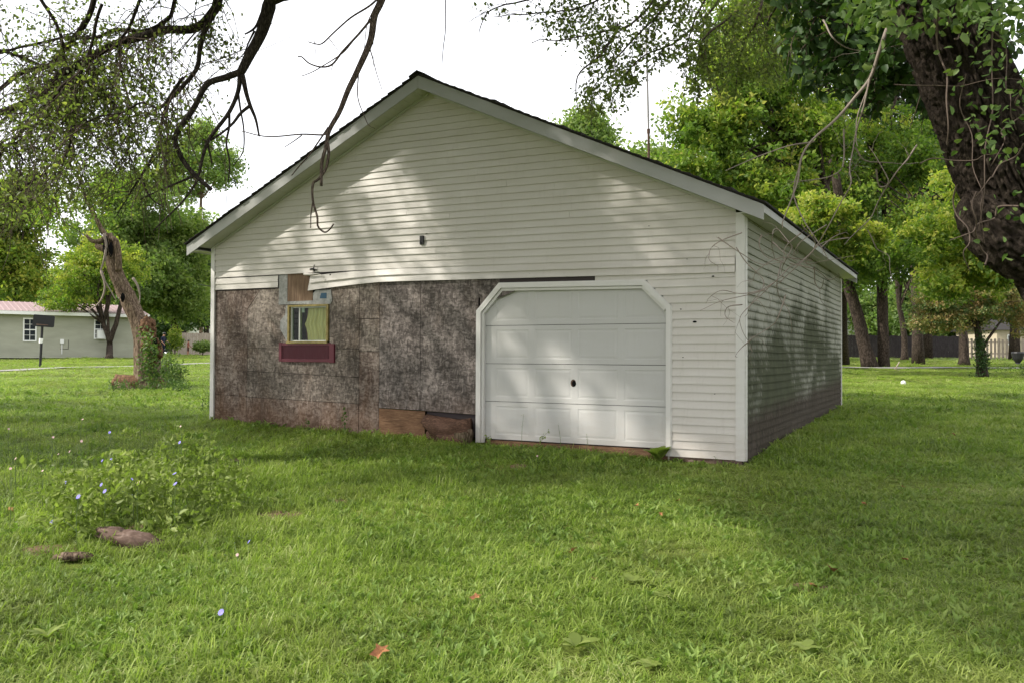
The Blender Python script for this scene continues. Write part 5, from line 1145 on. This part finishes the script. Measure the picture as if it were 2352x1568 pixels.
cw = shade_clumps(ltree, 1500, wall_area, wall_test, 5.5, 9.5, .17, 17, M['leaf_near'], .080)
for i in range(14):
    c = cw[rng.integers(len(cw))]; limb(ltree, [hubL, (hubL+c)/2+np.array([0, 0, .8]), c], .09, .02, M['bark'], wob=.1)
ZB = [(-500, 925), (300, 915), (480, 930), (800, 975), (1160, 1000), (1500, 1045), (1650, 1065), (1500, 1085), (1200, 1060), (900, 1060), (500, 1030), (250, 1050), (-500, 1070)]
ZR = [(1600, 1010), (1720, 1090), (1700, 1150), (1800, 1215), (1950, 1310), (2100, 1400), (2352, 1500), (2900, 1560), (2900, 900), (2352, 905), (1960, 935), (1900, 960)]
HOLES = [(2150, 1035, 180, 16), (2230, 1060, 130, 10), (1850, 1100, 60, 10)]
def garea(x0, x1, y0, y1):
    def f():
        x, y = random.uniform(x0, x1), random.uniform(y0, y1); return np.array([x, y, gz(x, y)])
    return f
def zone(poly, base):
    def t(P):
        x, y, z_ = proj(P)
        if z_ < 1 or not inpoly(np.array([x]), np.array([y]), poly)[0]: return 0
        for hx_, hy, a, b_ in HOLES:
            if ((x-hx_)/a)**2+((y-hy)/b_)**2 < 1: return .03
        return min(1, max(0, base+.9*noise.noise(Vector(P*.45))))
    return t
c1 = shade_clumps(ltree, 1000, garea(-16, 0, -8, 1.5), zone(ZB, .9), 7, 12, .33, 40, M['leaf_near'], .115)
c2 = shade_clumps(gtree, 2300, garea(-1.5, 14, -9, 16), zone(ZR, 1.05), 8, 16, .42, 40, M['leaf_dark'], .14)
RC = []  # unseen foliage added off to the right to block skylight
while len(RC) < 1700:
    c = np.array([7.5, 2.0, 6.2])+rng.normal(0, 1, 3)*np.array([3.2, 5.5, 1.5]); x, y, z_ = proj(c)
    if c[2] > 3.2 and not (z_ > 0 and x < 2352+.5*F/max(z_, .5) and y > -150): RC.append(c)
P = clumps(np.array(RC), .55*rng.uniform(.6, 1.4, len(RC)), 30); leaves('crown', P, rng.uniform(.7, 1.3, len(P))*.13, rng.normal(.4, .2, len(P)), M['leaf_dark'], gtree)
for i in range(12):
    c = c2[rng.integers(len(c2))]; limb(gtree, [OV[i % 4][2], (OV[i % 4][2]+c)/2+np.array([0, 0, .4]), c], .07, .02, BB, wob=.1)
if DEBUG: print('shade clumps', len(cw), len(c1), len(c2))

# ------------------------------------------------------------ grass (instanced tufts) and lawn weeds
hid = bpy.data.collections.new('tufts')
def tuft(name, nb, h0, h1, spread, wd, lean, m, broad=False):
    V = []; Fq = []; TN = []
    for i in range(nb):
        n0_ = len(V)
        a = random.random()*6.283; rr_ = spread*math.sqrt(random.random()); b_ = np.array([math.cos(a)*rr_, math.sin(a)*rr_, -.01]); h = random.uniform(h0, h1); az = random.random()*6.283
        d = np.array([math.cos(az), math.sin(az), 0]); s = np.array([-d[1], d[0], 0]); le = lean*random.uniform(.25, 1.3); w_ = wd*random.uniform(.7, 1.3)
        if not broad:
            P = [b_, b_+d*h*le*.22+np.array([0, 0, h*.42]), b_+d*h*le*.62+np.array([0, 0, h*.76]), b_+d*h*le*1.15+np.array([0, 0, h*(.95-.25*le)])]
            n = len(V); V += [P[0]-s*w_*.4, P[0]+s*w_*.4, P[1]-s*w_*.5, P[1]+s*w_*.5, P[2]-s*w_*.36, P[2]+s*w_*.36, P[3]]
            Fq += [(n, n+1, n+3, n+2), (n+2, n+3, n+5, n+4), (n+4, n+5, n+6)]
        else:
            st_ = random.uniform(.5, 1.5); P = [b_+d*.01, b_+d*h*.38+np.array([0, 0, h*.55*st_]), b_+d*h*.8+np.array([0, 0, h*.75*st_])]
            n = len(V); V += [P[0], P[1]-s*w_, P[1]+s*w_, P[2], P[1]+np.array([0, 0, -.12*w_])+d*h*.1]; Fq += [(n, n+2, n+4), (n, n+4, n+1), (n+1, n+4, n+3), (n+4, n+2, n+3)]
        TN += [random.choice([.1, .3, .5, .7, 1.0]) if random.random() > .035 else 1.8]*(len(V)-n0_)
    me = bpy.data.meshes.new(name); me.from_pydata([tuple(v) for v in V], [], Fq); at3 = me.attributes.new('tone', 'FLOAT', 'POINT'); at3.data.foreach_set('value', TN); me.materials.append(m); o = bpy.data.objects.new(name, me); hid.objects.link(o); return o
col_g = bpy.data.collections.new('grass_tufts'); col_b = bpy.data.collections.new('leaf_tufts')
for i in range(6):
    hid = col_g; tuft('tuft', 13, .04, .11, .05, .0048, .95, M['grass'])
for i in range(5):
    hid = col_b; tuft('tuft_leaf', 7, .03, .085, .045, .011, .6, M['clover'], True)
def scatter(name, pts, scl, sz, coll, label, seed):
    n = len(pts); me = bpy.data.meshes.new(name); me.vertices.add(n); me.vertices.foreach_set('co', np.ascontiguousarray(pts, np.float32).ravel())
    for an, av in (('sc', scl), ('sz', sz), ('rz', rng.uniform(0, 6.283, n)), ('tl', rng.normal(0, .10, n))):
        a = me.attributes.new(an, 'FLOAT', 'POINT'); a.data.foreach_set('value', np.ascontiguousarray(av, np.float32))
    a = me.attributes.new('ix', 'INT', 'POINT'); a.data.foreach_set('value', rng.integers(0, 100, n).astype(np.int32))
    o = bpy.data.objects.new(name, me); C.objects.link(o); tag(o, label, None, kind='stuff')
    ng = bpy.data.node_groups.new(name, 'GeometryNodeTree'); ng.interface.new_socket('Geometry', in_out='INPUT', socket_type='NodeSocketGeometry'); ng.interface.new_socket('Geometry', in_out='OUTPUT', socket_type='NodeSocketGeometry')
    nd = ng.nodes; gi = nd.new('NodeGroupInput'); go = nd.new('NodeGroupOutput'); ip = nd.new('GeometryNodeInstanceOnPoints'); ci = nd.new('GeometryNodeCollectionInfo'); ci.inputs[0].default_value = coll; ci.inputs[1].default_value = True; ci.inputs[2].default_value = True
    ip.inputs['Pick Instance'].default_value = True
    def at_(nm, ty): x = nd.new('GeometryNodeInputNamedAttribute'); x.data_type = ty; x.inputs[0].default_value = nm; return x.outputs[0]
    cx = nd.new('ShaderNodeCombineXYZ'); ng.links.new(at_('tl', 'FLOAT'), cx.inputs[0]); ng.links.new(at_('rz', 'FLOAT'), cx.inputs[2])
    ng.links.new(gi.outputs[0], ip.inputs['Points']); ng.links.new(ci.outputs[0], ip.inputs['Instance']); ng.links.new(at_('ix', 'INT'), ip.inputs['Instance Index']); ng.links.new(cx.outputs[0], ip.inputs['Rotation']); cs_ = nd.new('ShaderNodeCombineXYZ'); ng.links.new(at_('sc', 'FLOAT'), cs_.inputs[0]); ng.links.new(at_('sc', 'FLOAT'), cs_.inputs[1]); ng.links.new(at_('sz', 'FLOAT'), cs_.inputs[2]); ng.links.new(cs_.outputs[0], ip.inputs['Scale'])
    ng.links.new(ip.outputs[0], go.inputs[0]); md = o.modifiers.new('scatter', 'NODES'); md.node_group = ng; return o
def lawn_pts(t0, t1, dens, margin=.25):
    wmax = t1*.6*(1+margin)+1.2; n = int((t1-t0)*2*wmax*dens); t = rng.uniform(t0, t1, n); v = rng.uniform(-wmax, wmax, n); ok = abs(v) < t*.6*(1+margin)+1.2; t, v = t[ok], v[ok]
    x = CAM[0]+t*FH[0]+v*RT0[0]; y = CAM[1]+t*FH[1]+v*RT0[1]
    ok = ~((x > -9.02) & (x < .03) & (y > -.01) & (y < 9.25))
    for c, sx, sy in dirts: e = ((x-c[0])/sx)**2+((y-c[1])/(sy*1.6))**2; ok &= (e > 1.15) | (rng.random(len(x)) < .28)
    for c in BARE: ok &= np.hypot(x-c[0], y-c[1]) > c[2]
    for path, wd in ((road_l, .5), (road_r, .6)):
        for a, b_ in zip(path[:-1], path[1:]):
            a, b_ = a[:2], b_[:2]; ab = b_-a; q = np.clip(((x-a[0])*ab[0]+(y-a[1])*ab[1])/(ab@ab), 0, 1); ok &= np.hypot(x-a[0]-q*ab[0], y-a[1]-q*ab[1]) > wd
    x, y, t = x[ok], y[ok], t[ok]; return np.stack([x, y, gz(x, y)], 1), t
BARE = [(*gr(px, py)[:2], r_) for px, py, r_ in ((1322, 1500, .10), (1455, 1345, .09), (1495, 1540, .07), (110, 1480, .08), (760, 1080, .14), (1520, 1380, .05), (640, 1160, .10), (1850, 1500, .06), (1536, 1046, .22), (295, 1262, .2), (165, 1300, .14))]
PT = []; SC = []
SZ = []
for t0, t1, dn, sc_, hh in ((1.2, 3.4, 700, .85, .62), (3.4, 6, 560, .95, .68), (6, 10, 360, 1.1, .78), (10, 16, 170, 1.45, .8), (16, 26, 60, 2.1, .7), (26, 45, 14, 3.2, .6), (45, 80, 3, 5.0, .8)):
    p, t = lawn_pts(t0, t1, dn); nz = np.array([noise.noise(Vector((a*.8, b_*.8, 0))) for a, b_ in p[:, :2]]) if len(p) < 90000 else rng.normal(0, .2, len(p))
    near = np.exp(-np.clip(np.maximum(np.maximum(-9.2-p[:, 0], p[:, 0]), np.maximum(-p[:, 1], p[:, 1]-9.2)), 0, 5)/.18)   # uncut against the walls
    q_ = (1+.5*nz)*rng.uniform(.7, 1.3, len(p)); s = sc_*q_; PT.append(p); SC.append(s); vv_ = (p-CAM)@RT0; SZ.append(hh*q_*np.where(t0 < 10, np.clip(1-.16*(vv_+.5), .62, 1.15), 1)*(1-.15*near)*rng.choice([.75, 1, 1.6], len(p), p=[.45, .42, .13]))
p = np.concatenate(PT); s = np.concatenate(SC); DEBUG and print('tufts', len(p)); scatter('grass', p, s, np.concatenate(SZ), col_g, 'uneven mown lawn grass around the garage', 1)
PT = []; SC = []
for t0, t1, dn, sc_ in ((1.5, 6, 300, .95), (6, 12, 130, 1.15), (12, 22, 18, 1.8)):
    p, t = lawn_pts(t0, t1, dn); nz = np.array([noise.noise(Vector((a*1.1+9, b_*1.1, 3))) for a, b_ in p[:, :2]]); x, y, z_ = proj(p)
    lo = np.where((x < 1300), -.05, .16); ok = nz > lo-.6*(rng.random(len(p)) < .35)+rng.normal(0, .12, len(p)); p = p[ok]; PT.append(p); SC.append(sc_*rng.uniform(.6, 1.3, len(p)))
p = np.concatenate(PT); s = np.concatenate(SC); DEBUG and print('leafy', len(p)); scatter('lawn_weeds', p, s, s*.8, col_b, 'plantain and clover leaves mixed through the lawn', 2)

# flowering weed patch at left: leafy mass plus single chicory stalks
WP = [(100, 1180), (160, 1120), (260, 1100), (330, 1060), (420, 1040), (520, 1080), (560, 1130), (480, 1190), (400, 1230), (330, 1225), (200, 1230), (130, 1230)]
cs = []
while len(cs) < 430:
    x, y = random.uniform(60, 620), random.uniform(1040, 1270)
    if inpoly(np.array([x+random.gauss(0, 28)]), np.array([y+random.gauss(0, 14)]), WP)[0]:
        g_ = gr(x, y+20); 
        if np.hypot(g_[0]-gr(295, 1252)[0], g_[1]-gr(295, 1252)[1]) > .32: cs.append(g_+np.array([0, 0, random.uniform(.02, .13+.50*max(0, .4+noise.noise(Vector(g_*2.2))))]))
cs = np.array(cs); P = clumps(cs, .09, 11, .7)
tag(leaves('weed_patch', P, rng.uniform(.03, .085, len(P)), np.repeat(rng.normal(.5, .2, len(cs)), 11)+rng.normal(0, .12, len(P)), M['leaf_weed'], None, .5, -.25, 'stuff', True), 'leafy green weed mound on the left foreground lawn', 'weeds')
st = []
for c in cs[::4]: b_ = np.array([c[0]+rng.normal(0, .02), c[1], gz(c[0], c[1])]); st.append(([b_, (b_+c)/2+rng.normal(0, .01, 3), c+np.array([0, 0, .05])], .003, .0015))
tag(tw_mesh('weed_stems', st, M['leaf_weed'], None, 3), 'thin green stems under the leafy weed mound', 'weeds', kind='stuff')
M['chic'] = mat('petal_blue', (.30, .27, .72), .6); M['pinkp'] = mat('petal_pink', (.75, .50, .50), .6); M['stemg'] = mat('stem_green', (.10, .15, .05), .7)
def wildflower(px, py, h, kind, label):
    top = None; g_ = gr(px, py+h); d_ = depth_of(g_); root = empty('wildflower', tuple(g_), label, 'flower', 'wildflowers on the left lawn'); hh = at(px, py, d_)
    q = smooth_path([g_-np.array([0, 0, .02]), (g_+hh)/2+rng.normal(0, .015, 3), hh], 4); mb = MB(); mb.tube(q, taper(len(q), .0028, .0016), 4)
    for _ in range(2):
        i = random.randrange(3, len(q)-1); e = q[i]+np.array([rng.normal(0, .05), rng.normal(0, .05), .06+.05*random.random()]); mb.tube([q[i], (q[i]+e)/2+np.array([0, 0, .01]), e], [.002, .0018, .0012], 3); mb.ball(e, .006, 6, 4)
    mb.build('stem', M['stemg'], root)
    mb = MB(); r_ = (.020 if kind == 'blue' else .016)*random.uniform(.8, 1.1); tl = Vector((rng.normal(0, .5), -1+rng.normal(0, .3), .8)).normalized(); up = Vector((0, 0, 1)).cross(tl).normalized(); b2 = tl.cross(up)
    n = 12 if kind == 'blue' else 8
    for k in range(n):
        a = k/n*6.283; d = up*math.cos(a)+b2*math.sin(a); s = up*-math.sin(a)+b2*math.cos(a); c = Vector(hh)
        mb.add([c, c+d*r_*.6-s*r_*.2+tl*r_*.15, c+d*r_+tl*r_*.12, c+d*r_*.6+s*r_*.2+tl*r_*.15], [(0, 1, 2, 3)])
    mb.build('petals', M['chic'] if kind == 'blue' else M['pinkp'], root)
FL = [(233, 1112, 'blue'), (241, 1127, 'blue'), (195, 1168, 'blue'), (170, 1177, 'blue'), (180, 1140, 'blue'), (305, 1097, 'blue'), (401, 1087, 'blue'), (403, 1110, 'blue'), (415, 978, 'pink'), (413, 1015, 'blue'), (190, 962, 'pink'), (187, 1012, 'pink'), (121, 992, 'pink'), (122, 1003, 'pink'), (20, 984, 'pink'), (134, 1042, 'pink'), (98, 1080, 'pink'), (150, 1108, 'blue'),
      (302, 1138, 'blue'), (318, 1107, 'pink'), (572, 1243, 'blue'), (545, 1273, 'pink'), (508, 1405, 'blue'), (252, 992, 'blue'), (36, 1052, 'pink'), (24, 1075, 'pink'), (235, 1057, 'blue'), (255, 1055, 'blue'), (160, 1036, 'pink'), (1234, 1046, 'pink'), (119, 1198, 'blue'), (560, 1160, 'pink')]
words = {}
for i, (x, y, kd) in enumerate(FL):
    col_ = 'blue chicory flower' if kd == 'blue' else 'pale pink wildflower'
    nb = 'at the far left' if x < 60 else 'left of the leafy weed mound' if x < 160 and y > 1020 else 'above the weed mound' if y < 1060 and x < 300 else 'over the leafy weed mound' if x < 330 else 'near the mound right end' if x < 470 else 'in the open lawn right of the mound' if x < 900 else 'below the overhead door'
    hgt = random.uniform(80, 130) if x < 430 and y < 1150 else random.uniform(18, 35)
    key = (col_, nb); words.setdefault(key, []).append((x, y, kd, hgt))
for (col_, nb), lst in words.items():
    lst.sort(key=lambda q: q[1]); n = len(lst); od = ['topmost', 'second from the top', 'third from the top', 'fourth from the top', 'fifth from the top', 'sixth from the top', 'seventh from the top', 'eighth from the top', 'ninth from the top']
    for i, (x, y, kd, hg) in enumerate(lst):
        lab = ('%s %s' % (col_, nb)) if n == 1 else ('lowest %s %s' % (col_, nb) if i == n-1 and n > 1 else '%s of the %ss %s' % (od[i], col_, nb))
        wildflower(x, y, hg, kd, lab)
# tall thin seed stalks, uncountable
st = []
for _ in range(170):
    x, y = random.uniform(0, 420), random.uniform(1000, 1130); g_ = gr(x, y); h = random.uniform(.15, .5); st.append(([g_, g_+np.array([rng.normal(0, .02), 0, h*.5]), g_+np.array([rng.normal(0, .05), rng.normal(0, .03), h])], .002, .001))
tag(tw_mesh('seed_stalks', st, M['stemg'], None, 3), 'thin wild stalks standing above the left lawn', 'weeds', kind='stuff')

# broadleaf plants
def rosette(px, py, n, ln, wd, up, label, name='broadleaf_plant', m=None, cat='plant', yaw0=0):
    g_ = off_wall(gr(px, py)); root = empty(name, tuple(g_), label, cat)
    for k in range(n):
        a = k/n*6.283*1.0+yaw0+rng.normal(0, .25); L_ = ln*random.uniform(.7, 1.15); u = up*random.uniform(.6, 1.3); d = np.array([math.cos(a), math.sin(a), 0]); s = np.array([-d[1], d[0], 0]); V = []; f = []; K = 7
        for j in range(K):
            t = j/(K-1); c = g_+d*L_*t*math.cos(u*(1-.4*t))+np.array([0, 0, L_*math.sin(u)*(t-.45*t*t)+.035]); w_ = wd*L_*math.sin(math.pi*min(1, .08+t*.92))**.7*(1+.1*math.sin(t*18)); 
            V += [c-s*w_+np.array([0, 0, .10*w_]), c, c+s*w_+np.array([0, 0, .10*w_])]
        for j in range(K-1): a0 = j*3; f += [(a0, a0+1, a0+4, a0+3), (a0+1, a0+2, a0+5, a0+4)]
        me = bpy.data.meshes.new('leaf'); me.from_pydata([tuple(v) for v in V], [], f); at2 = me.attributes.new('tone', 'FLOAT', 'POINT'); at2.data.foreach_set('value', [float(np.clip(rng.normal(.55, .15), 0, 1))]*len(V)); link('leaf', me, m or M['leaf_weed'], root, True)
rosette(1322, 1500, 6, .12, .30, .8, 'pale broad leaved dock plant in the bottom centre of the lawn', yaw0=.5)
rosette(1455, 1345, 6, .10, .3, .35, 'dark green broad leaved plant in the middle of the lawn')
rosette(1495, 1540, 7, .07, .3, .3, 'low clump of small leaves near the bottom edge right of the dock', yaw0=1)
rosette(110, 1480, 6, .12, .16, .9, 'upright narrow leaved plant at the bottom left corner')
rosette(760, 1080, 8, .16, .13, .6, 'strap leaved plantain right of the weed mound')
rosette(1520, 1380, 5, .07, .3, .4, 'small round leaved weed right of the dark green plant')
rosette(640, 1160, 7, .12, .12, .5, 'small strap leaved plant over the largest dirt patch', yaw0=.3)
rosette(1850, 1500, 7, .08, .3, .3, 'low leafy weed in the right foreground lawn')
# upright weeds along the wall
def upright(px, py, h, n, ls, lw, label, m=None, name='weed_plant'):
    g_ = off_wall(gr(px, py)); root = empty(name, tuple(g_), label, 'plant'); q = smooth_path([g_-np.array([0, 0, .02]), g_+np.array([rng.normal(0, .03), -.02, h*.5]), g_+np.array([rng.normal(0, .05), -.03, h])], 4); mb = MB(); mb.tube(q, taper(len(q), .004, .002), 4); mb.build('stem', M['stemg'], root)
    ps = np.array([q[min(int(t*len(q)), len(q)-1)] for t in rng.uniform(.15, 1, n)])+rng.normal(0, .012, (n, 3)); leaves('leaves', ps, rng.uniform(.7, 1.2, n)*ls, rng.normal(.5, .15, n), m or M['leaf_weed'], root, lw, .1)
rosette(1536, 1046, 9, .26, .42, 1.2, 'bushy burdock with big round leaves at the right foot of the door', 'burdock', M['leaf_weed'], yaw0=.2)
rosette(1545, 1050, 5, .16, .42, .8, 'second low burdock tuft just behind the bushy one', 'burdock', M['leaf_vine'], yaw0=.9) if False else None
upright(1305, 1018, .26, 26, .045, .5, 'leafy seedling before the middle of the overhead door')
upright(1192, 1006, .14, 34, .04, .6, 'low bushy weed at the left foot of the overhead door')
upright(1265, 1012, .46, 10, .015, .4, 'tall thin bare stalk before the second door panel column')
upright(1345, 1020, .36, 12, .018, .4, 'thin seed stalk just right of the leafy seedling')
upright(1395, 1024, .26, 9, .016, .4, 'short thin stalk before the third door panel column')
upright(480, 948, .34, 40, .05, .5, 'leafy weed against the left corner board of the garage', M['leaf_vine'])
upright(468, 945, .26, 30, .05, .5, 'shorter weed just left of the one at the left corner board', M['leaf_vine'])
upright(862, 982, .40, 34, .05, .6, 'broad leafed weed growing before the brown strandboard', M['leaf_vine'])
upright(770, 978, .18, 20, .045, .6, 'small weed left of the taller one before the strandboard', M['leaf_vine'])
upright(1112, 1000, .22, 26, .05, .4, 'small weed at the left door trim foot')
upright(1660, 1062, .12, 14, .02, .4, 'dry seedling against the siding near the right corner')
# fallen leaves
M['leafdead'] = mat('leaf_dead', (.34, .13, .05), .8); m = M['leafdead']; L(m, ramp(m, tex(m, geo(m), 25, 3), [(.3, (.16, .06, .03)), (.6, (.38, .17, .07)), (.8, (.50, .28, .13))]), B(m).inputs['Base Color'])
FLV = [(1911, 1325, 1.4, 'curled orange leaf lying on the sunny lawn at right, largest of all'), (1558, 1160, .8, 'dark curled leaf on the lawn below the right corner of the door'), (1463, 1172, .8, 'rusty leaf left of the dark curled one'), (2075, 1128, .8, 'orange leaf in the shade right of the garage'), (1093, 1390, .9, 'dark red leaf in the lower centre lawn'), (1364, 1346, .7, 'small orange leaf left of the dark green plant'), (1318, 1278, .9, 'pale tan leaf in the middle lawn'),
       (873, 1520, 1.4, 'long tan curled leaf at the bottom edge'), (1985, 1168, .8, 'brown leaf in the shade below the orange one'), (1517, 1192, .7, 'small tan leaf under the rusty one'), (1605, 1160, .6, 'tiny orange leaf right of the dark curled one'), (1868, 1362, .8, 'flat brown leaf on bare ground by the largest leaf'), (23, 1182, .9, 'tan leaf near the left edge of the lawn'), (2190, 1004, .9, 'brown leaf on the shaded grass at far right'), (2080, 1300, .7, 'small brown leaf in the lower right lawn')]
for x, y, s_, lab in FLV:
    g_ = gr(x, y); r_ = .035*s_; V = []; f = []; n = 10
    V.append((0, 0, .004)); 
    for k in range(n): a = k/n*6.283; q = r_*(1+.35*math.cos(a*5)); V.append((q*math.cos(a), q*.7*math.sin(a), .018*s_*abs(math.sin(a*1.0))+.004*random.random()))
    f = [(0, 1+k, 1+(k+1) % n) for k in range(n)]; mb = MB(); mb.add(V, f); o = mb.build('fallen_leaf', m, None, True); o.location = g_+np.array([0, 0, .045]); o.rotation_euler = (rng.normal(0, .4), rng.normal(0, .4), rng.uniform(0, 6)); tag(o, lab, 'leaf', 'fallen leaves on the lawn')
